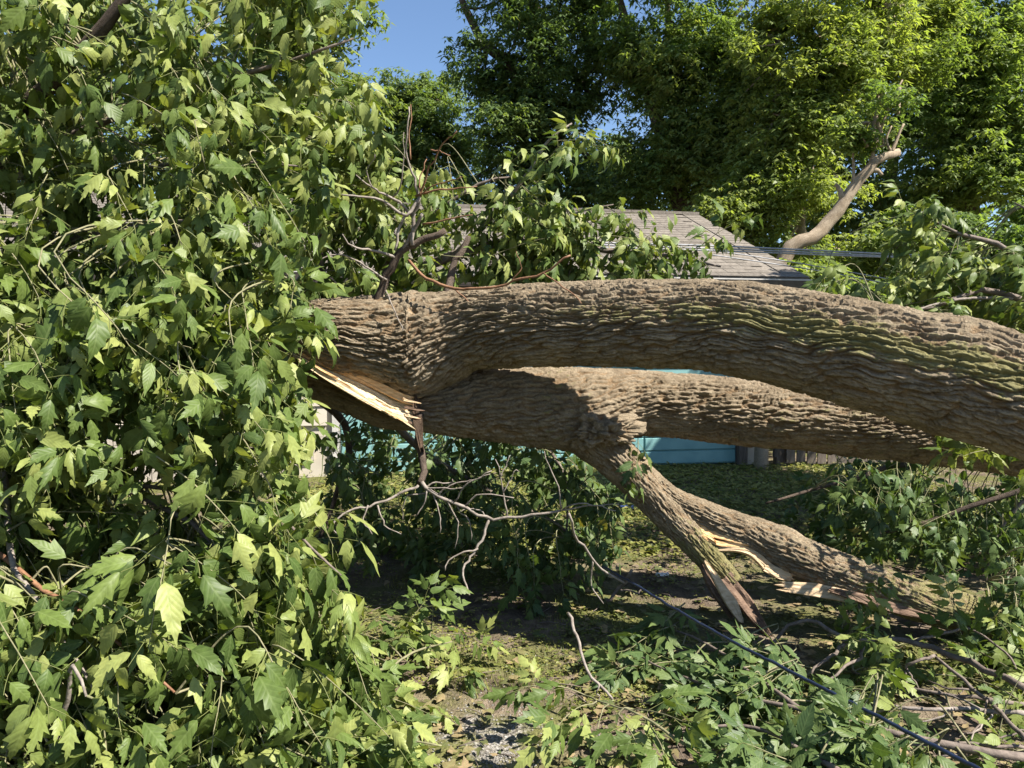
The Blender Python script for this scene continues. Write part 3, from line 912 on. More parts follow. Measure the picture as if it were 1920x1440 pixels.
tpart(twigs([(ty([(704, 572), (722, 525), (745, 482), (772, 460), (836, 434)], 4.25, 4.15), 12, 8)], 'stub', None, seg=10), 'stub_branch', M['bark_dark'])
tpart(twigs([(ty([(838, 560), (848, 505), (880, 445)], 4.5, 4.65), 11, 7)], 'stub', None, seg=10), 'stub_branch', M['bark_dark'])
deadtop = [
    (ty([(770, 462), (777, 402), (786, 370), (776, 332), (764, 285), (770, 200)], 4.17, 4.0), 6, 1.6),
    (ty([(786, 372), (760, 402), (722, 378), (680, 370), (640, 366)], 4.1, 4.0), 5, 2),
    (ty([(772, 402), (735, 372), (700, 352), (668, 330)], 4.15, 4.0), 4.5, 1.6),
    (ty([(745, 482), (700, 470), (660, 462), (640, 440)], 4.2, 4.0), 4, 1.5),
    (ty([(745, 482), (775, 432), (792, 400)], 4.2, 4.1), 5, 4),
    (ty([(760, 402), (745, 440), (742, 470)], 4.12), 4, 3),
    (ty([(735, 372), (755, 340), (757, 250)], 4.08, 3.95), 2.5, 1),
    (ty([(722, 525), (690, 500), (640, 478), (600, 488)], 4.2, 4.0), 3, 1.2),
    (ty([(700, 352), (690, 320), (705, 290)], 4.02, 3.95), 2, 1),
    (ty([(722, 545), (740, 580), (757, 622)], 4.05, 3.98), 2.2, 1.2),
]
tpart(twigs(deadtop, 'dead', None), 'dead_branch', M['twig_grey'])
redtop = [
    (ty([(786, 370), (802, 322), (832, 270), (858, 246)], 4.1, 3.9), 3, 1.2), (ty([(806, 282), (826, 284), (846, 291)], 4.0), 2, 1),
    (ty([(782, 362), (840, 356), (892, 348)], 4.1, 4.0), 3, 1.3), (ty([(782, 366), (825, 345), (866, 332)], 4.1, 3.95), 2.4, 1),
    (ty([(790, 422), (850, 408), (886, 402)], 4.1, 4.0), 2.6, 1.1), (ty([(770, 300), (768, 240), (772, 196)], 4.02), 2.2, 1),
    (ty([(786, 368), (790, 330), (800, 300)], 4.08), 2.4, 1.2),
    (ty([(764, 488), (800, 520), (850, 541), (900, 542), (960, 529), (1020, 511), (1072, 478)], 4.15, 3.8), 4.5, 2.4),
    (ty([(1020, 511), (1060, 540), (1092, 570)], 3.85, 3.72), 2, 1.2), (ty([(850, 541), (872, 556), (882, 572)], 4.05), 2, 1),
    (ty([(960, 529), (975, 505), (968, 470)], 3.95, 3.9), 2, 1),
]
tpart(twigs(redtop, 'red', None), 'dead_branch', M['twig_red'])['label'] = 'thin reddish dead twigs above the trunk'
hang = [
    (ty([(787, 904), (822, 930), (870, 950), (916, 973), (985, 968), (1056, 959)], 3.95, 3.85), 5.5, 3),
    (ty([(916, 975), (896, 1025), (873, 1060), (871, 1090), (880, 1116)], 3.9, 3.75), 4, 2),
    (ty([(896, 1028), (852, 1044), (832, 1068)], 3.85, 3.8), 2.6, 1.4),
    (ty([(788, 908), (742, 930), (692, 948), (646, 960), (624, 985), (630, 1002)], 3.95, 3.75), 4, 1.6),
    (ty([(706, 950), (725, 988), (752, 1001)], 3.85, 3.8), 2.4, 1.2), (ty([(690, 948), (682, 980), (700, 1002)], 3.85, 3.8), 2.2, 1),
    (ty([(850, 943), (880, 907), (922, 885)], 3.92, 3.85), 2.6, 1.3), (ty([(866, 950), (900, 926), (962, 934)], 3.92, 3.85), 2.6, 1.3),
    (ty([(820, 930), (850, 908), (880, 902), (917, 890)], 3.93, 3.9), 2.2, 1.1),
    (ty([(950, 970), (941, 900), (930, 862)], 3.9, 3.85), 2.6, 1.2), (ty([(941, 895), (948, 870), (957, 853)], 3.87), 2, 1),
    (ty([(945, 925), (965, 882), (975, 884)], 3.87), 1.6, .9),
    (ty([(1053, 955), (1040, 900), (1018, 846)], 3.85, 3.8), 2.6, 1.2), (ty([(1053, 955), (1085, 944), (1155, 956)], 3.85, 3.75), 2.6, 1.3),
    (ty([(1056, 958), (1100, 948), (1162, 946)], 3.85, 3.8), 2.2, 1.2),
    (ty([(800, 918), (794, 950), (779, 968)], 3.94), 2.4, 1.2), (ty([(812, 926), (826, 965), (826, 1000)], 3.94, 3.9), 2.4, 1),
    (ty([(835, 936), (858, 985), (853, 1030)], 3.93, 3.9), 2.2, 1), (ty([(858, 948), (880, 985), (882, 1012)], 3.92), 2, 1),
    (ty([(790, 912), (815, 905), (845, 905), (850, 898)], 3.95), 2.4, 1.2), (ty([(795, 915), (820, 916), (870, 916)], 3.95, 3.9), 2, 1),
    (ty([(800, 925), (775, 925), (760, 940), (757, 975)], 3.95), 2, 1), (ty([(916, 973), (905, 958), (880, 955), (860, 962)], 3.9), 2, 1),
]
tpart(twigs([(ty([(784, 775), (787, 840), (796, 876), (788, 908)], 4.15, 3.95), 11, 8)], 'hang', None, seg=10), 'dead_branch', M['bark_dark'])
hg = tpart(twigs(hang, 'hang', None), 'dead_branch', M['twig_grey'])
hg['label'] = 'grey leafless twigs hanging from the split fork'


# ------------------------------------------------------------------ leaves
EDGE_LOBED = [(0, 0, 0), (.03, .05, .09), (.10, .15, .20), (.20, .29, .25), (.29, .47, .40), (.365, .455, .175), (.50, .62, .225), (.57, .635, .115), (.70, .80, .10), (.76, .81, .055), (.88, .90, .028), (1, 1, 0)]
EDGE_TOOTHED = [(0, 0, 0), (.03, .05, .10), (.10, .13, .21), (.24, .29, .255), (.36, .44, .275), (.40, .45, .215), (.52, .60, .21), (.56, .61, .155), (.68, .75, .125), (.72, .765, .08), (.86, .88, .032), (1, 1, 0)]
EDGE_LOW = [(0, 0, 0), (.10, .14, .20), (.28, .46, .38), (.37, .455, .18), (.55, .62, .17), (.77, .80, .075), (1, 1, 0)]
EDGE_LOW2 = [(0, 0, 0), (.10, .12, .21), (.32, .36, .27), (.45, .50, .205), (.62, .66, .15), (.80, .82, .07), (1, 1, 0)]
EDGE_MID = EDGE_LOW
EDGE_NARROW = [(0, 0, 0), (.08, .08, .14), (.22, .25, .215), (.40, .45, .20), (.60, .66, .16), (.62, .68, .11), (.80, .82, .07), (1, 1, 0)]
HI = (EDGE_LOBED, EDGE_TOOTHED)
LO = (EDGE_LOW, EDGE_LOW2)


def leaflet(edge, length, alpha, phi0, bend, fold, twist, base, rnd, wsc=1.0):
    """returns verts, quads/tris, lu, lv in the leaf's frame: +Y along the petiole, +Z up"""
    e = np.array(edge)
    n = len(e)
    us = e[:, 0]
    ds = np.linspace(0, 1, 40)
    ph = phi0 + bend * ds
    cy = np.concatenate([[0], np.cumsum(np.cos(ph[:-1]) / 39)]); cz = np.concatenate([[0], np.cumsum(-np.sin(ph[:-1]) / 39)])

    def at_u(u):
        u = np.clip(u, 0, 1)
        return np.interp(u, ds, cy), np.interp(u, ds, cz), np.interp(u, ds, ph)
    V, LU, LV = [], [], []
    y, z, p = at_u(us)
    V.append(np.stack([0 * y, y, z], 1)); LU.append(us); LV.append(0 * us)
    for s in (1, -1):
        w = e[:, 2] * wsc * (1 + rnd.uniform(-.12, .12, n)) * (1.0 if s > 0 else rnd.uniform(.85, 1.1))
        ue = np.clip(e[:, 1] + rnd.uniform(-.015, .015, n), 0, 1)
        y, z, p = at_u(ue)
        up_n = np.stack([0 * y, np.sin(p), np.cos(p)], 1)
        wav = rnd.uniform(-.03, .03, n)
        pt = np.stack([s * w * math.cos(fold), y, z], 1) + up_n * (w * math.sin(fold) * 1.0 + wav * (w > 0))[:, None]
        V.append(pt); LU.append(ue); LV.append(np.full(n, s * 1.0) * (w / (w.max() + 1e-6)) * 0.98)
    V = np.concatenate(V) * length
    # twist about the leaflet's axis, then swing sideways
    ct, st = math.cos(twist), math.sin(twist)
    V = np.stack([V[:, 0] * ct + V[:, 2] * st * .3, V[:, 1], V[:, 2] - V[:, 0] * st], 1)
    ca, sa = math.cos(alpha), math.sin(alpha)
    V = np.stack([V[:, 0] * ca + V[:, 1] * sa, -V[:, 0] * sa + V[:, 1] * ca, V[:, 2]], 1) + np.asarray(base)
    q = []; t = []
    for i in range(n - 1):
        for s, o in ((1, n), (-1, 2 * n)):
            f = [i, o + i, o + i + 1, i + 1] if s > 0 else [i, i + 1, o + i + 1, o + i]
            if i == 0: f = [0, o + 1, 1] if s > 0 else [0, 1, o + 1]
            elif i == n - 2: f = [i, o + i, i + 1] if s > 0 else [i, i + 1, o + i]
            (t if len(f) == 3 else q).append(f)
    return V, q, t, np.concatenate(LU), np.concatenate(LV)


def make_leaf(seed, nl, edge, L=0.145, droop=0.6, wsc=1.0):
    rnd = np.random.default_rng(seed)
    m = MB()
    pl = L * rnd.uniform(.75, 1.05)                      # petiole + rachis
    sag = rnd.uniform(.05, .25)
    pts = [(0, 0, 0), (rnd.uniform(-.01, .01), pl * .5, -sag * pl * .12), (rnd.uniform(-.01, .01), pl * .97, -sag * pl * .5)]
    tube(m, pts, [.0019, .0014, .0012], 3, n=(5 if len(edge[0]) > 9 else 3), cap=False, lu=0.5, lv=5.0, tint=.5)
    slots = [(1.0, 0.0, 1.0)]
    if nl >= 3: slots += [(.66, 1.0, .86), (.66, -1.0, .86)]
    if nl >= 5: slots += [(.36, 1.15, .68), (.36, -1.15, .68)]
    for k, (f, side, sc) in enumerate(slots):
        y = pl * f
        zz = -sag * pl * .5 * f * f
        al = side * rnd.uniform(.65, 1.15) + rnd.uniform(-.15, .15)
        ph = droop * rnd.uniform(.15, 1.4) + .05
        v, q, t, lu, lv = leaflet(edge[0 if (seed * 7 + k * 3) % 5 < 3 else 1], L * sc * rnd.uniform(.85, 1.12), al, ph, rnd.uniform(.2, 1.15) * droop * 1.2, rnd.uniform(-.60, .25), rnd.uniform(-.5, .5), (0.012 * side, y, zz), rnd, wsc)
        m.add(v, q, t, lu=lu, lv=lv, tint=rnd.uniform(.0, .14) + .0 * lu)
    return m


class LeafSet:
    """leaf meshes of one kind: the full ones for single leaves, lighter ones for the joined rest"""
    def __init__(self, seeds, counts, edge, low, mat, L, droop, wsc=1.0):
        self.me = [make_leaf(s, c, edge, L, droop, wsc).mesh('leaf', mat, smooth=True) for s, c in zip(seeds, counts)]
        self.mat = mat
        self.raw = []
        for s, c in zip(seeds, counts):
            m = make_leaf(s, c, low, L, droop, wsc)
            v = np.concatenate(m.v); q = np.concatenate(m.q); t = np.concatenate(m.t)
            at_ = {}
            for k, parts in m.a.items():
                arr = np.zeros(len(v), np.float32)
                for n0, x in parts: arr[n0:n0 + len(x)] = x
                at_[k] = arr
            self.raw.append((v, q, t, at_))


CNT = [5, 3, 5, 3, 3, 5, 5, 3, 5, 5, 1, 5, 3, 5]
NAR = ((EDGE_NARROW, EDGE_NARROW),) * 2
NEAR = LeafSet(range(100, 114), CNT, HI, LO, M['leaf'], 0.158, 1.15, wsc=.69)
MIDL = LeafSet(range(200, 212), CNT, HI, LO, M['leaf'], 0.155, 1.0, wsc=.69)
NARW = LeafSet(range(300, 312), CNT[:12], NAR[0], NAR[0], M['leaf'], 0.140, 0.85, wsc=1.0)
GRNB = LeafSet(range(600, 612), CNT, HI, LO, M['leaf'], 0.140, 0.5, wsc=.80)
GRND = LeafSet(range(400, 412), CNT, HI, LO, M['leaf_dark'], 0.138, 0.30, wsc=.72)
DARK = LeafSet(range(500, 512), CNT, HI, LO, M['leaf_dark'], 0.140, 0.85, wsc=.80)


def basis(d, up):
    y = d / (np.linalg.norm(d) + 1e-9)
    z = up - (up @ y) * y
    z /= np.linalg.norm(z) + 1e-9
    x = np.cross(y, z)
    return np.stack([x, y, z], 1)


class Bough:
    """a leafy bough: stems (each a part), thin twigs (one part), leaves (up to nmax parts, the rest one part)"""
    def __init__(self, name, origin, label, cat, group, leafset, stem_mat='twig_brown', twig_mat='twig_green'):
        self.e = empty(name, origin, label, cat, group)
        self.o = np.array(origin, float)
        self.ls = leafset
        self.leaves = []            # (variant, R, p, scale, tint)
        self.skel = []
        self.tw = MB()
        self.sm, self.tm = stem_mat, twig_mat

    def stem(self, pts, r0, r1, mat=None, seg=8, name='stem'):
        m = MB()
        P = [np.array(tuple(p)) for p in pts]
        tube(m, P, np.linspace(r0, r1, len(P)), seg, wob=.012, seed=len(self.skel) * 5.1, ridge=.5, moss=0.0)
        m.v = [x - self.o.astype(np.float32) for x in m.v]
        link(name, m.mesh(name, M[mat or self.sm], True), self.e)
        self.skel.append(catmull(np.array(P), 30))

    def spray(self, p, d, length=0.4, nodes=4, scale=1.0, sag=0.35, upv=(0.35, -0.4, 1.0), connect=True, floor=None, spread=1.0):
        p = np.array(p, float); d = np.array(d, float); d /= np.linalg.norm(d)
        n = 7
        pts = [p]; dd = d.copy()
        for k in range(n - 1):
            dd = dd + np.array([0, 0, -sag / (n - 1)]) + rng.normal(0, .06, 3)
            dd /= np.linalg.norm(dd)
            q = pts[-1] + dd * length / (n - 1)
            if floor is not None and q[2] < floor:
                q[2] = floor + rng.uniform(0, .02)
            pts.append(q)
        P = np.array(pts)
        if connect and self.skel:
            S = np.concatenate(self.skel)
            dist = np.linalg.norm(S - p, axis=1)
            # prefer a foot upstream of the twig
            w = dist + 0.5 * np.maximum(0, (S - p) @ d)
            f = S[int(np.argmin(w))]
            gap = np.linalg.norm(f - p)
            if gap > .02:
                t_ = np.linspace(0, 1, 7)[:, None]
                c1 = f + (p - f) * .35 + np.array([0, 0, .12 * gap]); c2 = p - d * gap * .38
                bz = (1 - t_) ** 3 * f + 3 * (1 - t_) ** 2 * t_ * c1 + 3 * (1 - t_) * t_ ** 2 * c2 + t_ ** 3 * p
                tube(self.tw, bz, [.0046, .0026], 5, n=10, cap=False)
        tube(self.tw, P, [.0026, .0022, .0012], 5, n=9, cap=False)
        for k in range(nodes):
            u = (k + .6) / nodes * (n - 1)
            i = min(int(u), n - 2); f = u - i
            pos = P[i] * (1 - f) + P[i + 1] * f
            T = P[i + 1] - P[i]; T /= np.linalg.norm(T) + 1e-9
            side = np.cross(T, np.array([0, 0, 1.0])); side /= np.linalg.norm(side) + 1e-6
            over = np.cross(side, T)
            ang = (math.pi / 2 if k % 2 else 0) + rng.uniform(-.5, .5)
            for s in (0, math.pi):
                if rng.random() < .07: continue
                ax = math.cos(ang + s) * side + math.sin(ang + s) * over
                dl = T * rng.uniform(.35, .9) + spread * ax * rng.uniform(.6, 1.0) + rng.normal(0, .15, 3) + np.array([0, 0, -.12])
                self.leaf(pos, dl, scale * rng.uniform(.72, 1.12) * (.8 + .25 * (1 - k / nodes)), upv, floor)
        # tip
        for _ in range(2):
            self.leaf(P[-1], dd + rng.normal(0, .35, 3), scale * rng.uniform(.6, .95), upv, floor)

    def leaf(self, pos, d, sc, upv=(0.35, -0.4, 1.0), floor=None, jit=.48):
        d = np.array(d, float)
        if floor is not None:
            d[2] = max(d[2] / np.linalg.norm(d), -.15) * np.linalg.norm(d)
        up = np.array(upv) + rng.normal(0, jit, 3)
        Rm = basis(d, up)
        self.leaves.append((rng.integers(len(self.ls.me)), Rm, np.array(pos), sc, rng.random()))

    def finish(self, nmax=300, floor=None):
        if self.tw.n:
            self.tw.v = [x - self.o.astype(np.float32) for x in self.tw.v]
            self.tw.a = {}
            o = link('twig', self.tw.mesh('twig', M[self.tm], True), self.e)
            o['kind'] = 'stuff'
        P = np.array([l[2] for l in self.leaves])
        px, py, f = project(P)
        inside = (px > -40) & (px < 1960) & (py > -40) & (py < 1480) & (f > .2)
        sc = np.array([l[3] for l in self.leaves])
        score = np.where(inside, sc / f, -1)
        order = np.argsort(-score)
        rest = MB()
        for r, idx in enumerate(order):
            v, Rm, p, s, tn = self.leaves[idx]
            if r < nmax and score[idx] > 0:
                o = bpy.data.objects.new('leaf', self.ls.me[v])
                C.objects.link(o)
                o.parent = self.e
                o.matrix_local = Matrix.Translation(Vector(p - self.o)) @ Matrix((Rm * s).tolist()).to_4x4()
            else:
                V, q, t, at_ = self.ls.raw[v]
                W = (V @ (Rm * s).T) + p - self.o
                rest.add(W, q, t, lu=at_['lu'], lv=at_['lv'], tint=at_['tint'] + tn)
        if rest.n:
            tag(rest.build('foliage', self.ls.mat, self.e, smooth=True), kind='stuff')
        return self.e


def inpoly(x, y, poly):
    c = False
    n = len(poly)
    for i in range(n):
        x1, y1 = poly[i]; x2, y2 = poly[i - 1]
        if (y1 > y) != (y2 > y) and x < (x2 - x1) * (y - y1) / (y2 - y1) + x1: c = not c
    return c


def fill(b, poly, n, y0, y1, dirf, gaps=(), scale=1.0, length=(.3, .5), nodes=4, sag=.35, upv=(.35, -.4, 1.0), floor=None, back=0.6, ymap=None, spread=1.0):
    xs_ = [p[0] for p in poly]; ys_ = [p[1] for p in poly]
    k = 0; tries = 0
    while k < n and tries < n * 60:
        tries += 1
        # Poisson-ish: jittered
        x = random.uniform(min(xs_), max(xs_)); y = random.uniform(min(ys_), max(ys_))
        if not inpoly(x, y, poly): continue
        if any(((x - gx) / gr) ** 2 + ((y - gy) / gq) ** 2 < 1 for gx, gy, gr, gq in gaps): continue
        Y = random.uniform(y0, y1) if ymap is None else ymap(x, y) + random.uniform(y0, y1)
        d = np.array(dirf(x, y), float) + rng.normal(0, .28, 3)
        d /= np.linalg.norm(d)
        L = random.uniform(*length)
        P = np.array(tuple(at(x, y, Y))) - d * L * back
        if floor is not None: P[2] = max(P[2], floor)
        elif P[2] < 0.10: P[2] = 0.10 + random.uniform(0, .05)
        b.spray(P, d, L, nodes, scale, sag, upv, True, floor, spread)
        k += 1


# --- three boughs of the torn crown hanging at the near left, one above the other
def y1map(x, y):
    # further back near the top, close to the camera at the bottom
    t = min(1, max(0, (y - 100) / 1200))
    return 3.45 - 1.05 * t + 0.25 * max(0, x - 300) / 400


GAPS1 = [(555, 200, 45, 42), (300, 262, 45, 36), (140, 425, 30, 50), (265, 768, 42, 30), (60, 560, 30, 30), (60, 830, 50, 36), (640, 810, 60, 40)]
b1 = Bough('leafy_bough', tuple(at(150, 200, 3.5)[:2]) + (0,), 'topmost of three hanging boughs, reaching up to the gap of blue sky', 'bough', 'boughs of the torn crown', NEAR)
b1.stem([at(-420, 520, 3.9), at(-120, 330, 3.6), at(60, 190, 3.4), at(165, 90, 3.3), at(235, 5, 3.25), at(300, -120, 3.2)], .05, .018, 'bark_dark')
b1.stem([at(-200, 400, 3.9), at(120, 260, 3.7), at(330, 180, 3.5), at(520, 120, 3.4), at(660, 70, 3.3)], .022, .005)
b1.stem([at(-120, 330, 3.6), at(160, 330, 3.6), at(380, 300, 3.4), at(560, 310, 3.3)], .016, .004)
POLYA = [(-330, -160), (660, -160), (690, 0), (715, 100), (712, 170), (670, 215), (640, 250), (625, 330), (590, 420), (-330, 440)]
POLYB = [(-330, 440), (590, 420), (560, 560), (520, 640), (540, 740), (560, 860), (-330, 880)]
POLYC = [(-330, 880), (560, 860), (600, 960), (630, 1080), (650, 1200), (700, 1290), (760, 1400), (790, 1520), (-330, 1520)]
DIRL = lambda x, y: (.60, -.42, -.42)
fill(b1, POLYA, 175, -.45, .55, DIRL, GAPS1, .95, (.30, .50), 4, .55, ymap=y1map)
fill(b1, POLYA, 80, .4, 1.1, lambda x, y: (.5, -.4, -.25), GAPS1, .95, (.32, .5), 4, .5, ymap=y1map)
b1.finish(300)
b1b = Bough('leafy_bough', tuple(at(250, 650, 3.2)[:2]) + (0,), 'hanging bough that hides the trunk beyond the split, between the topmost and the lowest', 'bough', 'boughs of the torn crown', NEAR)
b1b.stem([at(-250, 560, 4.0), at(60, 470, 3.6), at(300, 420, 3.3), at(450, 440, 3.1), at(540, 520, 3.0)], .028, .005)
b1b.stem([at(-250, 600, 4.0), at(60, 700, 3.7), at(270, 800, 3.2), at(420, 830, 2.9), at(540, 850, 2.8)], .022, .004)
fill(b1b, POLYB, 135, -.45, .55, DIRL, GAPS1, 1.0, (.30, .50), 4, .55, ymap=y1map)
fill(b1b, POLYB, 85, .3, 1.0, lambda x, y: (.5, -.4, -.25), GAPS1, .95, (.32, .5), 4, .5, ymap=y1map)
b1b.finish(300)
b1c = Bough('leafy_bough', tuple(at(250, 1150, 2.6)[:2]) + (0,), 'lowest and nearest of three hanging boughs, its leaf tips touching the dirt', 'bough', 'boughs of the torn crown', NEAR)
b1c.stem([at(-300, 640, 3.9), at(-60, 720, 3.3), at(0, 850, 2.9), at(18, 1000, 2.6), at(22, 1063, 2.5), at(52, 1112, 2.4), at(98, 1168, 2.35), at(170, 1290, 2.25)], .016, .005, 'twig_grey')
b1c.stem([at(-60, 1000, 2.6), at(110, 1120, 2.45), at(230, 1215, 2.4), at(330, 1300, 2.35)], .010, .004, 'twig_red')
b1c.stem([at(60, 1500, 2.3), at(120, 1330, 2.25), at(130, 1243, 2.2), at(163, 1305, 2.15)], .010, .004, 'twig_grey')
b1c.stem([at(100, 850, 3.2), at(380, 1000, 2.8), at(450, 1180, 2.7), at(560, 1330, 2.6)], .012, .004)
b1c.stem([at(200, 900, 3.1), at(480, 950, 2.85), at(640, 1080, 2.7)], .010, .004)
fill(b1c, POLYC, 185, -.35, .5, DIRL, GAPS1, 1.05, (.30, .50), 4, .55, ymap=y1map)
fill(b1c, POLYC, 60, .3, .9, lambda x, y: (.5, -.4, -.25), GAPS1, .95, (.32, .5), 4, .5, ymap=y1map)
b1c.finish(300)

# --- foliage behind the trunk, middle
b2 = Bough('leafy_bough', tuple(at(960, 560, 5.1)[:2]) + (0,), 'leafy bough standing up behind the middle of the trunk, in front of the shingle roof', 'bough', None, MIDL)
b2.stem([at(620, 700, 5.1), at(700, 560, 5.1), at(850, 480, 5.0), at(1000, 450, 4.95), at(1130, 470, 4.9), at(1260, 480, 4.9), at(1350, 500, 4.85)], .045, .006)
b2.stem([at(850, 480, 5.0), at(930, 400, 4.95), at(1000, 310, 4.9), at(1030, 260, 4.85), at(1070, 230, 4.85)], .02, .005, 'twig_grey')
b2.stem([at(620, 650, 5.1), at(600, 480, 5.0), at(620, 330, 4.9), at(660, 250, 4.8)], .03, .006)
b2.stem([at(700, 560, 5.1), at(760, 440, 5.0), at(900, 345, 4.9), at(960, 330, 4.9)], .02, .005)
b2.stem([at(1000, 450, 4.95), at(1080, 400, 4.9), at(1150, 385, 4.85)], .012, .004)
fill(b2, [(560, 330), (700, 330), (860, 345), (900, 320), (980, 320), (1060, 380), (1150, 380), (1210, 430), (1230, 540), (560, 560)], 100, 4.7, 5.3, lambda x, y: (.55, -.45, -.1), [(1010, 395, 45, 14), (835, 300, 40, 40)], 1.0, (.3, .48), 4, .5)
fill(b2, [(1230, 440), (1330, 430), (1360, 500), (1300, 560), (1230, 560)], 7, 4.75, 5.0, lambda x, y: (.55, -.3, .1), (), .85, (.25, .35), 3, .4)
fill(b2, [(590, 230), (690, 220), (720, 330), (600, 360)], 15, 4.5, 5.0, lambda x, y: (.4, -.4, -.1), (), .95, (.3, .45), 4, .4)
fill(b2, [(960, 385), (1150, 390), (1220, 470), (1180, 540), (960, 540)], 22, 4.6, 5.0, lambda x, y: (.5, -.4, -.1), (), .95, (.28, .42), 4, .5)
for p, d in (((1040, 300), (.5, -.3, .75)), ((1060, 255), (.8, -.3, .1)), ((1085, 235), (.75, -.3, -.1)), ((1030, 330), (.3, -.4, .5)), ((950, 330), (.3, -.3, .5)), ((1330, 455), (.5, -.2, .5)), ((1130, 395), (.8, -.2, .15))):
    b2.spray(at(p[0] - 20, p[1] + 10, 4.85), d, .28, 3, .9, .55)
b2.finish(220)

# --- dark foliage under the fork
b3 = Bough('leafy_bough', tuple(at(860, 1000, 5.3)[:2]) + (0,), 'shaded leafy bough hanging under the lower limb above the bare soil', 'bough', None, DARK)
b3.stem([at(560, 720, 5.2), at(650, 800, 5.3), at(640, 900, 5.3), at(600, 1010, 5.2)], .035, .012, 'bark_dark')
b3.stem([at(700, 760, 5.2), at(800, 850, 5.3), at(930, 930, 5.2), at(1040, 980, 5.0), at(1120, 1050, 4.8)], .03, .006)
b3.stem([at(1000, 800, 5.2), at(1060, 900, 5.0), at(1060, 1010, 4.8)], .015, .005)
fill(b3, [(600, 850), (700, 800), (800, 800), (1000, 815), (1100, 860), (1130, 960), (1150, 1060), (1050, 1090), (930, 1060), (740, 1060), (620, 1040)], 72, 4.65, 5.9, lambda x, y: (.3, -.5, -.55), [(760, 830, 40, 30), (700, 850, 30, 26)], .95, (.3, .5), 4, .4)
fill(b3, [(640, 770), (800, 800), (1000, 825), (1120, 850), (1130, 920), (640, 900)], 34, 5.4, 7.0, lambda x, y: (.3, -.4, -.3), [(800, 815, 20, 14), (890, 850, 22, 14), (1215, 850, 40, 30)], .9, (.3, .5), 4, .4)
for p in ((960, 1000), (985, 1060), (970, 1090), (1000, 1110), (1045, 1080), (1140, 980), (1120, 1000), (1195, 860)):
    b3.spray(at(p[0], p[1] - 50, 4.3), (.15, -.2, -1), .3, 3, .85, .2)
b3.finish(180)

# --- right, behind the trunk, sunlit
b4 = Bough('leafy_bough', tuple(at(1760, 600, 5.2)[:2]) + (0,), 'tangle of sunlit narrow leaves and pale twigs rising behind the thick end of the trunk', 'bough', None, NARW)
b4.stem([at(2150, 760, 4.8), at(1980, 600, 5.0), at(1850, 545, 5.0), at(1740, 580, 4.9), at(1640, 570, 4.9)], .035, .006)
b4.stem([at(2100, 700, 4.9), at(1900, 480, 5.2), at(1800, 440, 5.2), at(1730, 400, 5.2)], .03, .005)
b4.stem([at(1900, 560, 5.0), at(1800, 560, 4.9), at(1690, 590, 4.8)], .012, .006, 'twig_grey')
b4.stem([at(2050, 640, 5.2), at(1950, 420, 5.4), at(1900, 380, 5.4)], .02, .005)
fill(b4, [(1510, 560), (1560, 490), (1650, 520), (1720, 480), (1790, 440), (1850, 480), (2060, 420), (2060, 660), (1850, 620), (1700, 590), (1560, 570)], 90, 4.7, 6.2, lambda x, y: (-.55, -.4, .05), [(1640, 500, 60, 22)], .92, (.28, .45), 4, .5)
fill(b4, [(1690, 370), (1790, 380), (1810, 460), (1720, 480)], 9, 5.0, 5.4, lambda x, y: (-.2, -.4, .3), (), .95, (.25, .35), 3, .6)
b4.finish(200)

# --- right, below the trunk, in shade
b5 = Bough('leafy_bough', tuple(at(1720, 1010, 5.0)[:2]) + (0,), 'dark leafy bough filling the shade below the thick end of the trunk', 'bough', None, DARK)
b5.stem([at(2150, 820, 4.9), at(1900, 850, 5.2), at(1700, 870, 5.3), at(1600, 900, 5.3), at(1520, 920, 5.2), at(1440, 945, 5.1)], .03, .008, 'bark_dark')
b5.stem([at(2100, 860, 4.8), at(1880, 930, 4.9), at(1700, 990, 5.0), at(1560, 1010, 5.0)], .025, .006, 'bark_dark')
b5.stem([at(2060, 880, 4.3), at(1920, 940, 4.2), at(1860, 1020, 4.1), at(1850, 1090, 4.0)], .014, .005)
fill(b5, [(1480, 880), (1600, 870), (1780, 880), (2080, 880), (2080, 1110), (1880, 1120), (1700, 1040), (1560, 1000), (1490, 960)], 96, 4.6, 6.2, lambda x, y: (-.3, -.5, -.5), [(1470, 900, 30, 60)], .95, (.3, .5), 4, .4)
for p in ((1850, 985), (1880, 1000), (1900, 1060), (1860, 1075), (1905, 960)):
    b5.spray(at(p[0], p[1] - 30, 4.05), (-.1, -.2, -1), .25, 3, .8, .2)
for px_, py_ in ((1880, 1120), (1905, 1150), (1930, 1110), (1890, 1175), (1850, 1190), (1945, 1180), (1925, 1060), (1960, 1130), (1905, 1100)):
    b5.spray(at(px_, py_ - 20, 3.72), (-.35, -.35, -.35), .28, 3, .85, .3, floor=.05)
b5.finish(200)
spr = Bough('leafy_sprig', tuple(at(1800, 830, 3.6)[:2]) + (0,), 'small sunlit sprig poking out just below the thick end of the trunk', 'sprig', None, NEAR)
spr.stem([at(1990, 860, 3.9), at(1900, 850, 3.75), at(1830, 838, 3.62)], .007, .003, 'twig_green')
spr.spray(at(1870, 842, 3.66), (-.9, -.3, .1), .22, 2, .8, .4)
spr.spray(at(1900, 850, 3.7), (.3, -.5, -.2), .22, 2, .8, .4)
spr.stem([at(2140, 820, 3.9), at(2040, 800, 3.8), at(1940, 800, 3.72)], .008, .003, 'twig_green')
for px_, py_, Y_ in ((1890, 800, 3.7), (1950, 780, 3.75), (1990, 820, 3.7), (2040, 770, 3.8), (1930, 830, 3.8), (2010, 790, 3.95), (2080, 820, 3.85)):  # hidden sprays added behind the trunk to cast leaf shadows on the log
    spr.spray(at(px_, py_, Y_), (-.6, rng.uniform(-.4, .4), .05), .24, 3, .85, .3)
spr.finish(80)

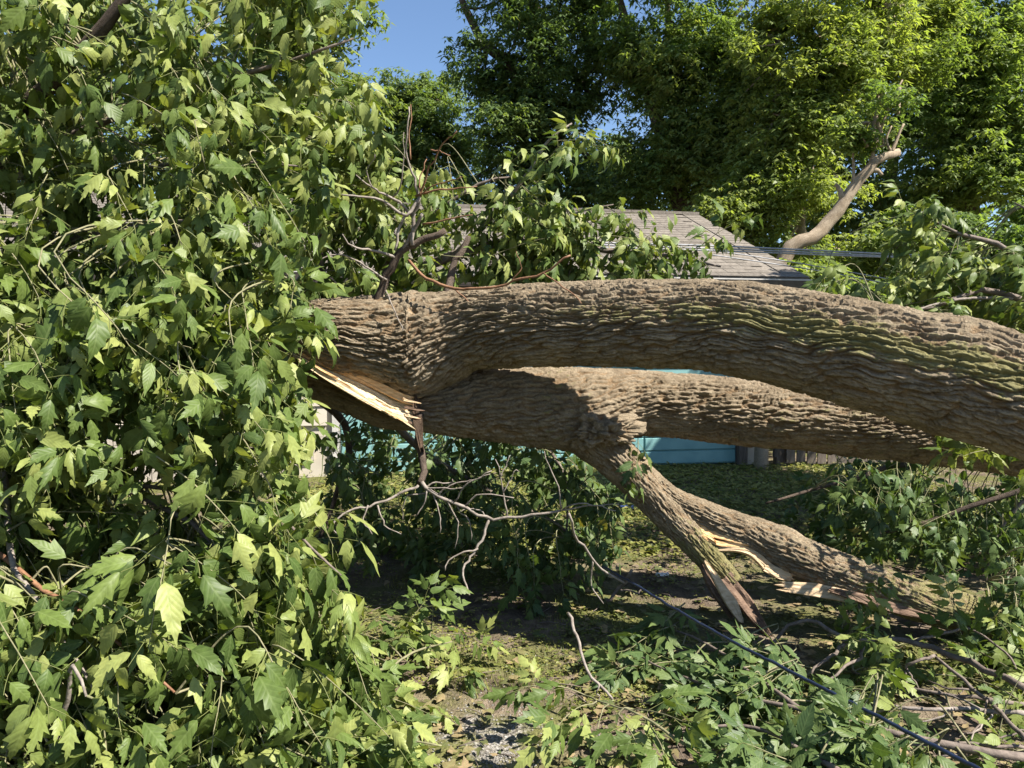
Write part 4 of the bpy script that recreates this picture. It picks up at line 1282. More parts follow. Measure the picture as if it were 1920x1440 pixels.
# --- boughs lying on the ground
FL = 0.045
b6 = Bough('leafy_bough', tuple(gnd(1450, 1330)[:2]) + (0,), 'broken bough of wilted leaves, coloured dark as if in shade, lying under the blue cable, before the splintered branch', 'bough', None, GRND)
b6.stem([gnd(1920, 1420, .12), gnd(1700, 1380, .14), gnd(1500, 1330, .12), gnd(1330, 1290, .10), gnd(1200, 1230, .08)], .016, .004)
b6.stem([gnd(1650, 1500, .12), gnd(1500, 1400, .14), gnd(1380, 1360, .12), gnd(1290, 1370, .1)], .012, .004)
b6.stem([gnd(1500, 1330, .12), gnd(1330, 1210, .12), gnd(1230, 1170, .1)], .01, .004)
fill(b6, [(1150, 1190), (1240, 1140), (1330, 1200), (1480, 1230), (1620, 1290), (1680, 1380), (1740, 1500), (1360, 1500), (1330, 1350), (1220, 1270)], 40, -.1, .1, lambda x, y: (-.7, -.35, -.04), [(1170, 1330, 60, 30)], .95, (.28, .45), 4, .25, (0.1, -.35, 1.0), FL, ymap=lambda x, y: gnd(x, y, .1).y)
b6.finish(240)
b7 = Bough('leafy_bough', tuple(gnd(1800, 1350)[:2]) + (0,), 'sparse bough of green leaves scattered among bare grey branches on the grass', 'bough', None, GRNB)
b7.stem([gnd(2000, 1330, .08), gnd(1840, 1310, .12), gnd(1700, 1290, .1), gnd(1600, 1260, .08)], .011, .004)
b7.stem([gnd(2000, 1420, .08), gnd(1860, 1410, .1), gnd(1760, 1420, .1)], .009, .004)
fill(b7, [(1560, 1220), (1700, 1200), (1980, 1230), (1980, 1480), (1740, 1470), (1680, 1340)], 17, -.1, .1, lambda x, y: (-.5, -.4, .2), (), .85, (.25, .42), 3, .25, (0.1, -.35, 1.0), FL, ymap=lambda x, y: gnd(x, y, .1).y)
b7.finish(160)
b8 = Bough('leafy_bough', tuple(gnd(700, 1330)[:2]) + (0,), 'leafy branch tips spread on the dirt at the edge of the leaf curtain', 'bough', None, GRNB)
b8.stem([gnd(420, 1330, .2), gnd(560, 1300, .18), gnd(700, 1265, .16), gnd(800, 1215, .2), gnd(850, 1205, .22)], .010, .003, 'twig_green')
b8.stem([gnd(450, 1440, .12), gnd(600, 1400, .12), gnd(720, 1380, .1), gnd(830, 1400, .08)], .009, .003, 'twig_green')
fill(b8, [(560, 1180), (700, 1160), (740, 1260), (760, 1370), (740, 1500), (480, 1500), (560, 1330)], 24, -.1, .1, lambda x, y: (.75, -.35, .15), (), .95, (.28, .42), 3, .3, (0.25, -.35, 1.0), FL, ymap=lambda x, y: gnd(x, y, .12).y)
for p, d in (((750, 1200), (.3, -.1, .9)), ((820, 1190), (.8, -.1, .35)), ((820, 1210), (.5, -.3, -.3)), ((810, 1170), (.15, 0, 1)), ((700, 1215), (.6, -.1, .5)), ((680, 1165), (.6, -.2, .3))):
    b8.spray(gnd(p[0], p[1], .14), d, .22, 2, .9, .55, floor=FL)
b8.finish(150)
b9 = Bough('leafy_sprig', tuple(gnd(1130, 1380)[:2]) + (0,), 'drooping sprig of narrow leaves on the dirt beside the pale grit', 'sprig', None, GRNB)
b9.stem([gnd(1290, 1400, .14), gnd(1200, 1340, .18), gnd(1120, 1315, .16)], .006, .003, 'twig_green')
for p, d in (((1110, 1320), (-.5, -.4, .2)), ((1130, 1330), (-.2, -.8, .1)), ((1160, 1340), (.1, -.8, .1)), ((1190, 1330), (.4, -.5, .3)), ((1090, 1300), (-.6, -.1, .4)), ((1220, 1360), (0, -.8, .2))):
    b9.spray(gnd(p[0], p[1], .16), d, .24, 2, .95, .5, floor=FL)
b9.finish(80)
b10 = Bough('leafy_sprig', tuple(gnd(1590, 1180)[:2]) + (0,), 'bright leafy sprig standing in front of the mossy log end', 'sprig', None, NEAR)
b10.stem([gnd(1600, 1215, .02), at(1592, 1150, 3.55), at(1588, 1110, 3.6)], .005, .003, 'twig_green')
for d in ((.4, -.3, .4), (.6, -.2, .0), (-.1, -.4, .3), (.1, -.5, -.4), (.3, -.1, .6)):
    b10.spray(at(1588, 1115, 3.58), d, .14, 1, .72, .5)
b10.spray(at(1580, 1170, 3.55), (-.2, -.3, -.3), .12, 1, .5, .4)
b10.finish(40)


# ------------------------------------------------------------------ bare branches on the ground
def ground_branch(specs, label, mat):
    pts0 = gnd(*specs[0][0][len(specs[0][0]) // 2])
    e = empty('bare_branch', (pts0.x, pts0.y, 0), label, 'branch')
    m = MB()
    o = np.array((pts0.x, pts0.y, 0), np.float32)
    first = None
    for i, (pts, r0, r1) in enumerate(specs):
        P = [gnd(p[0], p[1], (p[2] if len(p) > 2 else .08) + .05) for p in pts]
        ym = sum(p.y for p in P) / len(P)
        mm = MB()
        tube(mm, P, np.linspace(r0, r1, len(P)) * .72 / F * ym, 8, wob=.013, seed=i * 2.3 + len(label), ridge=.4, moss=0.0)
        mm.v = [x - o for x in mm.v]
        link('limb' if i == 0 else 'twig', mm.mesh('limb' if i == 0 else 'twig', M[mat], True), e)
    return e


ground_branch([
    ([(1920, 1292, .12), (1850, 1256, .12), (1800, 1231, .12), (1720, 1206, .12), (1650, 1199, .12), (1584, 1201, .14)], 9, 7),
    ([(1584, 1201, .14), (1568, 1186, .17), (1532, 1166, .18), (1490, 1167, .16), (1457, 1196, .08), (1440, 1225, .04)], 6, 4),
    ([(1584, 1203, .13), (1556, 1230, .10), (1520, 1262, .05)], 6, 3), ([(1622, 1206, .12), (1612, 1236, .10), (1580, 1252, .1), (1553, 1284, .05)], 5, 3),
    ([(1720, 1200, .12), (1782, 1186, .14), (1815, 1178, .16), (1880, 1220, .12), (1912, 1272, .06)], 4, 2.5), ([(1630, 1200, .12), (1622, 1184, .16), (1630, 1170, .19)], 2.5, 1.2),
], 'arched bare branch lying on the grass in front of the log', 'twig_brown')
ground_branch([
    ([(1925, 1390, .1), (1850, 1312, .1), (1800, 1270, .13), (1756, 1232, .16)], 6, 4),
    ([(1756, 1232, .16), (1718, 1240, .15), (1698, 1256, .1), (1697, 1298, .03)], 4.5, 3), ([(1698, 1252, .1), (1712, 1275, .07), (1722, 1294, .04)], 3, 2),
    ([(1830, 1295, .1), (1780, 1290, .1), (1740, 1276, .08)], 3.5, 2), ([(1850, 1312, .1), (1838, 1360, .06), (1800, 1385, .05)], 3, 1.5),
], 'forked bare branch bent to the ground beside the cable', 'twig_brown')
ground_branch([
    ([(1925, 1338, .08), (1830, 1331, .08), (1730, 1331, .08), (1632, 1320, .06)], 7, 4), ([(1730, 1331, .08), (1700, 1325, .08), (1650, 1335, .05), (1590, 1348, .04)], 4, 2.5),
    ([(1840, 1332, .08), (1790, 1305, .08), (1740, 1285, .06)], 3, 1.6), ([(1860, 1333, .08), (1830, 1370, .05), (1815, 1400, .04)], 3, 1.6), ([(1790, 1331, .08), (1740, 1352, .05), (1700, 1358, .03)], 2.6, 1.4),
], 'straight grey branch flat on the grass near the bent one', 'twig_grey')
ground_branch([
    ([(1925, 1402, .06), (1820, 1396, .07), (1720, 1398, .06), (1622, 1390, .04)], 5, 3), ([(1760, 1397, .06), (1720, 1378, .06), (1680, 1372, .04)], 2.6, 1.5),
    ([(1850, 1398, .06), (1890, 1375, .08), (1925, 1368, .08)], 3, 2),
], 'thin twiggy branch flat on the weeds, nearest the camera', 'twig_brown')
ground_branch([([(1066, 1150, .30), (1090, 1215, .22), (1112, 1272, .12), (1150, 1312, .05)], 4.5, 3.5), ([(1118, 1280, .11), (1122, 1305, .06), (1128, 1320, .03)], 2.5, 1.5)],
              'slender curved twig stuck in the dirt near the pale grit', 'twig_grey')
ground_branch([([(1062, 962, .75), (1092, 1022, .55), (1124, 1062, .4), (1172, 1096, .28)], 3.4, 3), ([(1110, 1048, .43), (1108, 1090, .3), (1130, 1130, .2)], 2.4, 1.4)],
              'long thin twig arching down to where the cable starts', 'twig_grey')
ground_branch([([(1140, 1130, .02), (1160, 1105, .10), (1184, 1070, .24)], 5, 4), ([(1160, 1105, .1), (1190, 1112, .1), (1205, 1105, .12)], 3, 2)],
              'short snapped stub leaning on the cable', 'twig_brown')

# ------------------------------------------------------------------ cables
def cable(name, pts, rad, mat, label, cat, group=None, seg=8, n=60):
    m = MB()
    tube(m, pts, rad, seg, n=n, wob=(.004 if name == 'fallen_cable' else 0.0), seed=2)
    o0 = Vector(pts[len(pts) // 2])
    return tag(m.build(name, M[mat], smooth=True, origin=tuple(o0)), label, cat, group)


cable('fallen_cable', [gnd(1130, 1062, .40), gnd(1200, 1102, .36), gnd(1300, 1162, .33), gnd(1420, 1227, .31), gnd(1500, 1268, .30), gnd(1600, 1320, .29), gnd(1720, 1382, .28), gnd(1835, 1442, .27), gnd(2000, 1530, .26)],
      [.0065, .0072, .0072], 'cable', 'dark blue cable fallen diagonally over the leaves on the ground', 'cable', n=110)
PL = [(455, 461, 473, 484, 497), (459, 466, 477, 489, 500), (464, 470, 480, 487, 494)]
lab = ['topmost strand of the three overhead wires passing in front of the roof', 'middle strand of the three overhead wires passing in front of the roof', 'lowest strand of the three overhead wires passing in front of the roof']
for i, yy in enumerate(PL):
    cable('overhead_wire', [at(x, y, Y) for x, y, Y in zip((1120, 1340, 1600, 1840, 2150), yy, (7.6, 7.7, 7.8, 7.9, 8.0))], .0085, 'wire', lab[i], 'wire', 'overhead wires')
for i, (a, b_, lb) in enumerate((((1500, 494), (1720, 533), 'upper of two slack wires dropping behind the leafy tangle'), ((1530, 507), (1735, 545), 'lower of two slack wires dropping behind the leafy tangle'))):
    cable('overhead_wire', [at(a[0] - 200, a[1] - 30, 8.2), at(*a, 8.2), at(*b_, 8.0), at(b_[0] + 300, b_[1] + 55, 7.8)], .006, 'wire', lb, 'wire', 'slack wires')


# litter
def scrap(name, loc, size, mat, label, cat, seed):
    n = 9
    g = np.linspace(-.5, .5, n)
    X, Y = np.meshgrid(g, g)
    Z = .28 * np.abs(vnoise(np.stack([X * 5 + seed, Y * 5, 0 * X], -1), seed)) + .05
    V = np.stack([X * size[0] * (1 + .2 * vnoise(np.stack([Y * 4, X * 2 + seed, 0 * X], -1), 2)), Y * size[1], Z * size[2]], -1).reshape(-1, 3)
    i = (np.arange(n - 1)[:, None] * n + np.arange(n - 1)[None]).ravel()
    m = MB(); q = np.stack([i, i + 1, i + n + 1, i + n], 1)
    W = V.copy(); W[:, 2] *= .35
    m.add(np.vstack([V, W - [0, 0, .004]]), np.vstack([q, q[:, ::-1] + n * n]))
    o = m.build(name, M[mat], smooth=True)
    o.location = loc
    return tag(o, label, cat)


scrap('litter', tuple(gnd(1243, 1079)[:2]) + (.0,), (.085, .06, .07), 'paper', 'crumpled white scrap on the bare soil left of the snapped branch', 'litter', 3)
scrap('litter', tuple(gnd(1174, 955)[:2]) + (.02,), (.17, .1, .06), 'blue', 'flat blue scrap on the far lawn beside the propping branch', 'litter', 8)

# ------------------------------------------------------------------ background trees
def far_leaves(mb, pos, size, k, droop, tint, wid=.34, tri=False):
    """k kite leaflets at each node"""
    n = len(pos)
    P = np.repeat(pos, k, 0)
    tn = np.repeat(tint, k) + rng.uniform(0, .12, n * k)
    a = rng.uniform(0, 2 * math.pi, n * k)
    dz = -droop * rng.uniform(.3, 1.6, n * k)
    D = np.stack([np.cos(a), np.sin(a), dz], 1); D /= np.linalg.norm(D, axis=1)[:, None]
    L = size * rng.uniform(.65, 1.25, n * k)
    up = np.stack([rng.normal(.15, .35, n * k), rng.normal(-.25, .35, n * k), np.ones(n * k)], 1)
    S = np.cross(D, up); S /= np.linalg.norm(S, axis=1)[:, None] + 1e-9
    Nn = np.cross(S, D)
    b = P + D * (L * .15)[:, None]
    w = L * wid
    v0 = b; v2 = b + D * L[:, None]
    midp = b + D * (L * (.22 if tri else .42))[:, None]
    v1 = midp + S * (w * .5)[:, None] + Nn * (w * .16)[:, None]
    v3 = midp - S * (w * .5)[:, None] + Nn * (w * .16)[:, None]
    if tri:
        V = np.stack([v1, v2, v3], 1).reshape(-1, 3)
        mb.add(V, None, np.arange(n * k * 3).reshape(-1, 3), tint=np.repeat(tn, 3))
        return
    V = np.stack([v0, v1, v2, v3], 1).reshape(-1, 3)
    q = np.arange(n * k * 4).reshape(-1, 4)
    mb.add(V, q, tint=np.repeat(tn, 4))


def bg_tree(name, label, cat, group, base, limbs, blobs, nclump, per, size, mat, bark='bark_bg', droop=.6, k=5, clr=(.45, .95), base_r=.22, flat=.7, gaps=(), wid=.34):
    """base: world xy; limbs: list of pixel polylines [(px,py,Y)], r0,r1 (m); blobs: (px,py,rx px,ry px,Y,depth m, weight) crown volumes filled with leaf clumps"""
    e = empty(name, (base[0], base[1], 0), label, cat, group)
    o = np.array((base[0], base[1], 0), np.float32)
    tips = []
    m = MB()
    for i, (pts, r0, r1) in enumerate(limbs):
        P = [p if isinstance(p, Vector) else at(*p) for p in pts]
        tube(m, P, np.linspace(r0, r1, len(P)), 9, wob=min(.05, r0 * .25), seed=i * 3.3, ridge=.5, moss=0.0)
        tips.append(catmull(np.array([tuple(p) for p in P]), 24))
    SK = np.concatenate(tips)
    # clumps
    wts = np.array([b[6] for b in blobs], float); wts /= wts.sum()
    mb = MB()
    cen = []
    for c in range(nclump):
        for _ in range(30):
            b = blobs[rng.choice(len(blobs), p=wts)]
            d = rng.normal(0, 1, 3); d /= np.linalg.norm(d)
            if rng.random() < .65: d[1] = -abs(d[1])
            rr = rng.uniform(.25, 1) ** .45
            px = b[0] + b[2] * d[0] * rr; py = b[1] + b[3] * d[2] * rr
            if not any(((px - g[0]) / g[2]) ** 2 + ((py - g[1]) / g[3]) ** 2 < 1 for g in gaps): break
        cen.append(np.array(tuple(at(px, py, b[4] + d[1] * b[5] * rr))))
    for ci, ce in enumerate(cen):
        f = SK[int(np.argmin(np.linalg.norm((SK - ce) * np.array([1, 1, .8]) + np.array([0, 0, -.3]), axis=1)))]
        tube(m, [f, f * .5 + ce * .5 + rng.normal(0, .15, 3) - np.array([0, 0, .12]), ce], [.045, .028, .008], 5, n=7, cap=False, ridge=.5, moss=0.0)
        R_ = rng.uniform(*clr)
        npt = int(1.48 * per * (R_ / np.mean(clr)) ** 2)
        d = rng.normal(0, 1, (npt, 3)); d /= np.linalg.norm(d, axis=1)[:, None]
        r_ = rng.uniform(.08, 1, npt) ** .5
        p = ce + d * (r_ * R_)[:, None] * np.array([1.0, 1.0, flat]) + np.array([0, 0, -.12 * R_]) * (r_[:, None] ** 2)
        p += .34 * R_ * np.stack([vnoise(p * 2.2 + k2 * 9.1, 77) for k2 in range(3)], 1)
        p = p[p[:, 2] > .05]
        far_leaves(mb, p, size * 1.0, k, droop, np.full(len(p), rng.uniform(.12, .86)), wid * 1.15, True)
    m.v = [x - o for x in m.v]; mb.v = [x - o for x in mb.v]
    link('trunk', m.mesh('trunk', M[bark], True), e)
    tag(link('crown', mb.mesh('crown', M[mat], False), e), kind='stuff')
    return e


GB = 'trees behind the garage'


def base_of(px, Y):
    return (px - 960) / F * Y, Y


# tall dark tree in the middle
Yc = 19.0
bx = base_of(1040, Yc)
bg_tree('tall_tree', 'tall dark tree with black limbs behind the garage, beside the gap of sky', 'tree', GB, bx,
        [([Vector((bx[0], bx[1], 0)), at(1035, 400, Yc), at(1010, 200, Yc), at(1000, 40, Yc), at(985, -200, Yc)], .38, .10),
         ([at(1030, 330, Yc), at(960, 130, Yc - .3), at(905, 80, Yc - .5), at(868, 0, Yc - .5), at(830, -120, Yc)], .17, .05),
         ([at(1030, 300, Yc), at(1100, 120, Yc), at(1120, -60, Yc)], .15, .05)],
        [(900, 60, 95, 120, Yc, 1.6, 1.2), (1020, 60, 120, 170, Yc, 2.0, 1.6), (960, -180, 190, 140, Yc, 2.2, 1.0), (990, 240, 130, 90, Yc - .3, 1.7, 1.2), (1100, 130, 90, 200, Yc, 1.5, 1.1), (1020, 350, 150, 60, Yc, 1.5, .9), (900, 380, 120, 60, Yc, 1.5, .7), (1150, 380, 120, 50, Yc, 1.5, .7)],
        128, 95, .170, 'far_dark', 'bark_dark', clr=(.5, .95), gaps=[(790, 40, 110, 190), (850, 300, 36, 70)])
Yc = 23.0
bx = base_of(800, Yc)
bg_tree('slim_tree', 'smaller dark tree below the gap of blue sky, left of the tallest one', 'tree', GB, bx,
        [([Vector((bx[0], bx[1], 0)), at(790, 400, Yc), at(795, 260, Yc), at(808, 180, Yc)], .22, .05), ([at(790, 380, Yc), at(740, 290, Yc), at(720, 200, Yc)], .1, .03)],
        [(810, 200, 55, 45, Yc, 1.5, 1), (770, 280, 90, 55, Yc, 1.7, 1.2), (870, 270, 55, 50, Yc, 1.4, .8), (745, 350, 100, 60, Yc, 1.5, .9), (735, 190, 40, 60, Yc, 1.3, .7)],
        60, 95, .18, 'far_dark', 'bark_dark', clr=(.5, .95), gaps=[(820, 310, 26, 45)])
Yc = 17.0
bx = base_of(560, Yc)
bg_tree('bushy_tree', 'yellow green tree glimpsed through gaps in the leaf curtain', 'tree', GB, bx,
        [([Vector((bx[0], bx[1], 0)), at(555, 400, Yc), at(560, 220, Yc), at(580, 60, Yc)], .25, .06), ([at(555, 380, Yc), at(500, 250, Yc), at(460, 150, Yc)], .1, .03)],
        [(570, 200, 110, 130, Yc, 1.6, 1.3), (430, 240, 130, 110, Yc, 1.6, 1), (560, 40, 120, 100, Yc, 1.5, .8), (650, 330, 70, 70, Yc - 1, 1.2, .8)],
        75, 95, .16, 'far_bright', clr=(.5, .9))
Yc = 21.0
bx = base_of(180, Yc)
bg_tree('broad_tree', 'broad green tree far behind the leaf curtain at the garage end', 'tree', GB, bx,
        [([Vector((bx[0], bx[1], 0)), at(190, 380, Yc), at(180, 200, Yc), at(200, 0, Yc)], .3, .08), ([at(190, 350, Yc), at(80, 200, Yc), at(0, 100, Yc)], .12, .04), ([at(190, 330, Yc), at(280, 200, Yc), at(330, 80, Yc)], .12, .04)],
        [(200, 130, 200, 190, Yc, 2.2, 1.5), (0, 200, 180, 190, Yc, 2.0, 1.2), (350, 200, 120, 130, Yc, 1.8, .8), (150, 360, 300, 60, Yc, 1.8, 1.0), (480, 330, 120, 70, Yc, 1.8, .7)],
        75, 85, .21, 'far_mid', clr=(.6, 1.1))
Yc = 17.5
bx = base_of(1290, Yc)
bg_tree('spreading_tree', 'mid green spreading tree above the right half of the roof, its dark limbs fanning up', 'tree', GB, bx,
        [([Vector((bx[0], bx[1], 0)), at(1285, 440, Yc), at(1240, 250, Yc), at(1200, 120, Yc), at(1150, -60, Yc)], .28, .06),
         ([at(1275, 400, Yc), at(1260, 160, Yc), at(1250, -40, Yc)], .16, .05), ([at(1285, 410, Yc), at(1330, 290, Yc - .3), at(1385, 255, Yc - .5)], .10, .03), ([at(1250, 280, Yc), at(1310, 120, Yc), at(1400, 0, Yc)], .13, .04)],
        [(1240, 60, 110, 130, Yc, 1.8, 1.3), (1340, 130, 110, 120, Yc - .4, 1.6, 1.3), (1250, 230, 110, 90, Yc - .3, 1.5, 1.1), (1260, -130, 170, 110, Yc, 2.0, .8), (1330, 290, 100, 60, Yc - .6, 1.3, .9), (1220, 340, 110, 50, Yc, 1.3, .8)],
        118, 95, .155, 'far_mid', 'bark_dark', clr=(.45, .9), gaps=[(1470, 30, 26, 26)])
Yc = 15.0
bx = base_of(1560, Yc)
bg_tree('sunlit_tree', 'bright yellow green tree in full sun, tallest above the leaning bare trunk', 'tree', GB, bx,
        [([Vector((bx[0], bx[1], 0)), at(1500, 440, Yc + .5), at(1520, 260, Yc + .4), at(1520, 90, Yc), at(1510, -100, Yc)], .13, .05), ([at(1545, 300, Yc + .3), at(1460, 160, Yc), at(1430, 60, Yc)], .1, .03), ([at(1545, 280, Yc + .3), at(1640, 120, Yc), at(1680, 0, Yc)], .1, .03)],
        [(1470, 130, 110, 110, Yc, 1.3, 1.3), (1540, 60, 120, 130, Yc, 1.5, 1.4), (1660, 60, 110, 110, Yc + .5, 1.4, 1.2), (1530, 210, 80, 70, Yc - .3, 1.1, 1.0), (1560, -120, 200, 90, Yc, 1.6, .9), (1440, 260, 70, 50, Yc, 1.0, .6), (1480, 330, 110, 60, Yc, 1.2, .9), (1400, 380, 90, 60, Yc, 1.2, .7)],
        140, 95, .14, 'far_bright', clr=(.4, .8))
Yc = 18.0
bx = base_of(1830, Yc)
bg_tree('broad_tree', 'broad tree at the edge of the wood with yellowing top and dark hollows', 'tree', GB, bx,
        [([Vector((bx[0], bx[1], 0)), at(1820, 440, Yc), at(1800, 240, Yc), at(1790, 60, Yc), at(1780, -120, Yc)], .3, .07), ([at(1815, 380, Yc), at(1880, 220, Yc), at(1930, 80, Yc)], .14, .04), ([at(1805, 300, Yc), at(1730, 150, Yc), at(1710, 40, Yc)], .12, .04)],
        [(1800, 40, 150, 110, Yc, 1.8, 1.3), (1900, 150, 130, 130, Yc, 1.8, 1.3), (1780, 200, 100, 90, Yc - .4, 1.5, 1.0), (1850, 320, 150, 80, Yc - .6, 1.5, 1.2), (1840, -120, 240, 90, Yc, 2, .8), (2060, 150, 140, 220, Yc, 2, 1.0)],
        112, 95, .175, 'far_mid', 'bark_dark', clr=(.45, .95), gaps=[(1720, 250, 34, 40)])
Yc = 22.0
bx = base_of(1660, Yc)
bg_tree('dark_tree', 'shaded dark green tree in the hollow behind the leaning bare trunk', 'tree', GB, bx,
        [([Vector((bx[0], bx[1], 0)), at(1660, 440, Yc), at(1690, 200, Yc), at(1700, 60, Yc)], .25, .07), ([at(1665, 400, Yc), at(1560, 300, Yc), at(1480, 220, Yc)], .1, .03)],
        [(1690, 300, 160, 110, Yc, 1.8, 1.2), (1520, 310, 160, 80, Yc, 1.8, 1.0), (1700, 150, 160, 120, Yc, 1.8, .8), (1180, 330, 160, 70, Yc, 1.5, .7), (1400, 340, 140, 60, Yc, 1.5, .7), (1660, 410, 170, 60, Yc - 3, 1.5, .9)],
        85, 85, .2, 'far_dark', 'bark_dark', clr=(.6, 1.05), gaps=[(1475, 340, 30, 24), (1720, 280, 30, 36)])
# the leaning bare trunk
Yl = 13.0
bx = base_of(1400, Yl)
bg_tree('leaning_tree', 'leaning bare pale trunk with a few broken stubs and upright twigs, above the wires', 'tree', GB, bx,
        [([Vector((bx[0] - .3, bx[1], 0)), at(1470, 492, Yl), at(1520, 452, Yl), at(1562, 412, Yl), at(1592, 365, Yl), at(1618, 326, Yl), at(1650, 297, Yl), at(1684, 284, Yl)], .145, .068),
         ([at(1578, 372, Yl), at(1574, 355, Yl), at(1567, 345, Yl)], .05, .03), ([at(1632, 318, Yl), at(1648, 322, Yl), at(1654, 328, Yl)], .05, .025),
         ([at(1600, 345, Yl), at(1600, 310, Yl), at(1594, 240, Yl)], .035, .012), ([at(1630, 310, Yl), at(1648, 250, Yl), at(1672, 190, Yl), at(1692, 150, Yl)], .04, .012),
         ([at(1672, 288, Yl), at(1682, 262, Yl), at(1694, 232, Yl)], .04, .018), ([at(1672, 288, Yl), at(1662, 262, Yl), at(1672, 236, Yl)], .03, .012), ([at(1640, 300, Yl), at(1636, 250, Yl), at(1648, 180, Yl)], .02, .008)],
        [(1680, 170, 46, 40, Yl, .5, 1), (1600, 250, 30, 30, Yl, .4, .5)],
        8, 50, .12, 'far_mid', clr=(.25, .45))
# shrubs at the foot of the wood
Yc = 13.5
for (px, py, rx, ry, Y, lb, mt, nm) in ((1390, 415, 80, 60, 14.6, 'pale green shrub at the end of the roof, below the spreading tree', 'far_bright', 16),
                                        (1560, 490, 110, 50, 14.2, 'sunlit shrub under the leaning bare trunk beside the gutter', 'far_bright', 20),
                                        (1740, 450, 130, 60, 13.0, 'dark shrub behind the tangle of narrow leaves', 'far_mid', 22),
                                        (1930, 470, 120, 90, 12.5, 'deep green shrub at the edge of the view behind the wires', 'far_mid', 20),
                                        (1520, 540, 60, 40, 10.8, 'small bright shrub against the garage corner', 'far_bright', 10),
                                        (1680, 620, 130, 90, 11.5, 'green shrub behind the picket fence', 'far_mid', 20),
                                        (1900, 700, 150, 120, 11.5, 'green shrub past the far end of the picket fence', 'far_mid', 22)):
    bx = base_of(px, Y)
    bg_tree('shrub', lb, 'shrub', 'shrubs at the foot of the wood', bx,
            [([Vector((bx[0], bx[1], 0)), at(px, py + ry * .5, Y), at(px + 8, py - ry * .5, Y)], .06, .02), ([Vector((bx[0] + .1, bx[1], 0)), at(px - rx * .3, py + ry * .4, Y), at(px - rx * .5, py, Y)], .04, .015), ([Vector((bx[0] - .1, bx[1], 0)), at(px + rx * .3, py + ry * .4, Y), at(px + rx * .5, py, Y)], .04, .015)],
            [(px, py, rx, ry, Y, .9, 1), (px, py + ry * 1.2, rx, ry, Y, .9, .6)], nm, 80, .12, mt, clr=(.3, .6), wid=.45)

# unseen tree added past the trunk's thick end to shade lawn and garage
bx = (7.6, 6.6)
bg_tree('added_shade_tree', 'unseen leafy tree added past the thick end of the fallen trunk to shade the lawn', 'tree', None, bx,
        [([Vector((7.6, 6.6, 0)), Vector((7.4, 6.6, 2.2)), Vector((6.9, 6.2, 4.3)), Vector((6.4, 6.2, 6.0))], .2, .05)],
        [(2400, -270, 300, 290, 6.2, .8, 3), (2850, -420, 250, 300, 5.6, 1.0, 1), (2190, -50, 140, 150, 8.1, .8, 1.2)],
        90, 80, .15, 'far_mid', clr=(.3, .5))

# distant wood behind everything
mbw = MB()
N = 7500
X = rng.uniform(-45, 50, N); Yd = rng.uniform(34, 46, N)
Z = rng.uniform(.3, 1, N) * (9.0 + 2.2 * vnoise(np.stack([X * .25, Yd * 0, Yd * 0], 1), 31))
far_leaves(mbw, np.stack([X, Yd, Z], 1), .55, 4, .6, rng.uniform(.1, .8, N), .5)
for x in np.arange(-44, 50, 2.3):
    tube(mbw, [(x, 40, 0), (x + rng.uniform(-.5, .5), 40, 4), (x + rng.uniform(-.8, .8), 40, 8)], [.2, .1], 6, tint=.02)
tag(mbw.build('distant_wood', M['far_dark']), kind='stuff')

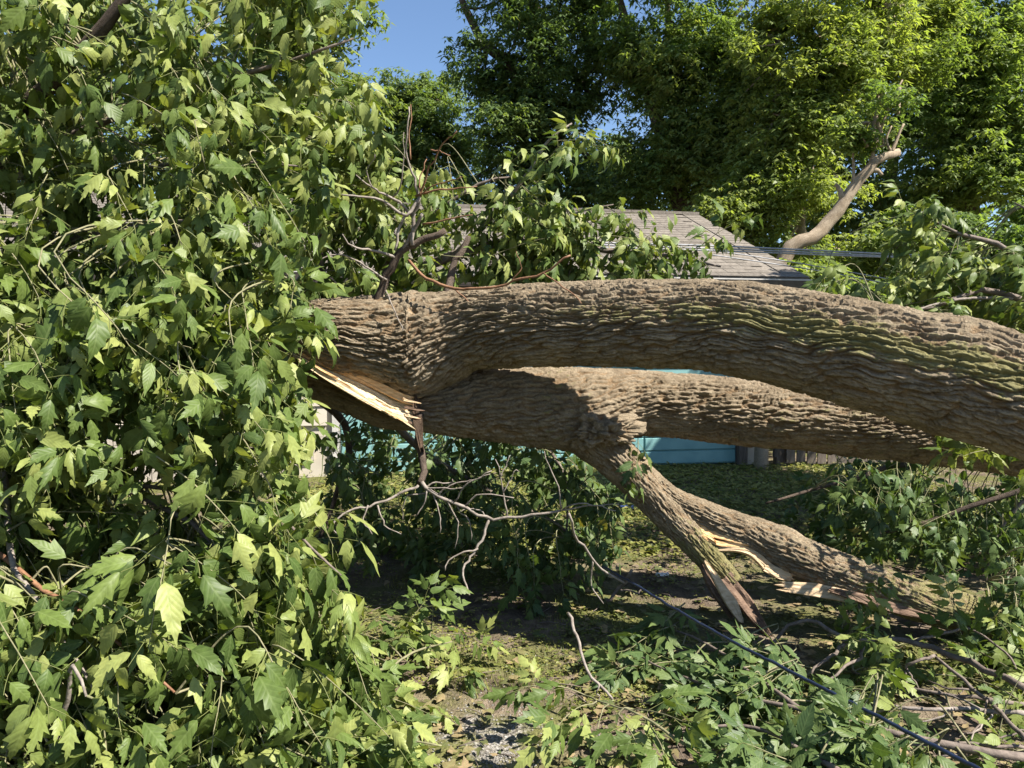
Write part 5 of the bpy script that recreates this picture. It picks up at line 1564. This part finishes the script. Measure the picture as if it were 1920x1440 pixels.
# ------------------------------------------------------------------ grass, weeds and litter
def grass():
    m = MB()
    # blades
    n = 80000
    y = 2.2 + rng.uniform(0, 1, n) ** 1.35 * 7.2
    x = rng.uniform(-1, 1, n) * (y * .78 + .3)
    dens = fbm(np.stack([x * 1.6, y * 1.6, 0 * x], 1), 4, 55)
    keep = (dens > np.where(y < 5.5, .02, -.15)) & (np.hypot(x + .06, y - 2.9) > .32)
    x, y = x[keep], y[keep]
    n = len(x)
    h = rng.uniform(.015, .045, n) * (1 + .6 * vnoise(np.stack([x * 3, y * 3, 0 * x], 1), 8))
    a = rng.uniform(0, 2 * math.pi, n); lean = rng.uniform(.1, .9, n)
    b = np.stack([x, y, zg(x, y) - .002], 1)
    dr = np.stack([np.cos(a) * lean, np.sin(a) * lean, np.ones(n)], 1)
    sd = np.stack([-np.sin(a), np.cos(a), 0 * a], 1) * rng.uniform(.0014, .003, n)[:, None]
    tip = b + dr * h[:, None]
    V = np.stack([b - sd, b + sd, tip], 1).reshape(-1, 3)
    m.add(V, None, np.arange(3 * n).reshape(-1, 3), tint=np.repeat(rng.uniform(.1, .97, n), 3))
    tag(m.build('grass', M['grass']), kind='stuff')
    # small round-leaved weeds
    w = MB()
    n = 46000
    y = 2.2 + rng.uniform(0, 1, n) ** 1.2 * 7.4
    x = rng.uniform(-1, 1, n) * (y * .78 + .3)
    dens = fbm(np.stack([x * 1.9 + 7, y * 1.9, 0 * x], 1), 4, 58) + np.clip((y - 5) * .12, 0, .4)
    keep = (dens > np.where(y < 5.5, .02, -.08)) & (np.hypot(x + .06, y - 2.9) > .34)
    P = np.stack([x, y, zg(x, y) + rng.uniform(.005, .035, len(x)) * (1 + (y > 6) * 1.5)], 1)[keep]
    far_leaves(w, P, .0185, 2, .05, rng.uniform(.05, .9, len(P)), .75)
    n = 12000
    x = rng.uniform(-2.2, 4.8, n); y = rng.uniform(5.4, 9.5, n)
    P = np.stack([x, y, zg(x, y) + rng.uniform(.01, .07, n)], 1)
    far_leaves(w, P, .052, 2, .1, rng.uniform(.02, .6, n), .75)
    tag(w.build('ground_weeds', M['grass']), kind='stuff')
    # dropped leaflets and dead brown leaf bits
    l = MB()
    n = 3600
    for k in range(n):
        yy = 2.3 + random.random() ** 1.4 * 5
        xx = (random.uniform(-1, 1) if k % 3 else random.uniform(0.1, .85)) * (yy * .75)
        rnd = np.random.default_rng(k)
        v, q, t, lu, lv = leaflet(EDGE_MID, random.uniform(.02, .085), 0, random.uniform(-.15, .2), random.uniform(-.4, .5), random.uniform(-.3, .4), 0, (0, 0, 0), rnd)
        Rm = basis(np.array([math.cos(k), math.sin(k), random.uniform(-.1, .1)]), np.array([random.uniform(-.35, .35), random.uniform(-.35, .35), 1.0]))
        l.add(v @ Rm.T + np.array([xx, yy, float(zg(np.array(xx), np.array(yy))) + random.uniform(.012, .03)]), q, t, lu=lu, lv=lv, tint=random.random())
    tag(l.build('leaf_litter', M['litter'], smooth=True), kind='stuff')
    # twigs
    s = MB()
    for k in range(520):
        yy = 2.3 + random.random() ** 1.3 * 4.5
        xx = random.uniform(-1, 1) * (yy * .75)
        a = random.uniform(0, 6.3); L = random.uniform(.05, .28)
        z = float(zg(np.array(xx), np.array(yy))) + .008
        tube(s, [(xx, yy, z), (xx + .5 * L * math.cos(a), yy + .5 * L * math.sin(a), z + random.uniform(0, .03)), (xx + L * math.cos(a + .3), yy + L * math.sin(a + .3), z + .004)], [.003, .0012], 4, n=5)
    tag(s.build('fallen_twigs', M['twig_brown'], smooth=True), kind='stuff')
    # pale grit
    gcount = 1500
    r = np.abs(rng.normal(0, .30, gcount)); a = rng.uniform(0, 6.28, gcount)
    x = -.06 + r * np.cos(a) * .8; y = 2.75 + r * np.sin(a) * 1.6
    gm = MB()
    sz = rng.uniform(.0025, .007, gcount)
    z = zg(x, y)
    for i in range(gcount):
        c = np.array([x[i], y[i], z[i] + sz[i] * .3]); q = sz[i] * rng.uniform(.6, 1.2, 6)
        v = [c + [q[0], 0, 0], c - [q[1], 0, 0], c + [0, q[2], 0], c - [0, q[3], 0], c + [0, 0, q[4] * .8], c - [0, 0, q[5]]]
        gm.add(v, None, [(0, 2, 4), (2, 1, 4), (1, 3, 4), (3, 0, 4), (2, 0, 5), (1, 2, 5), (3, 1, 5), (0, 3, 5)])
    tag(gm.build('gravel', M['stone']), kind='stuff')


grass()
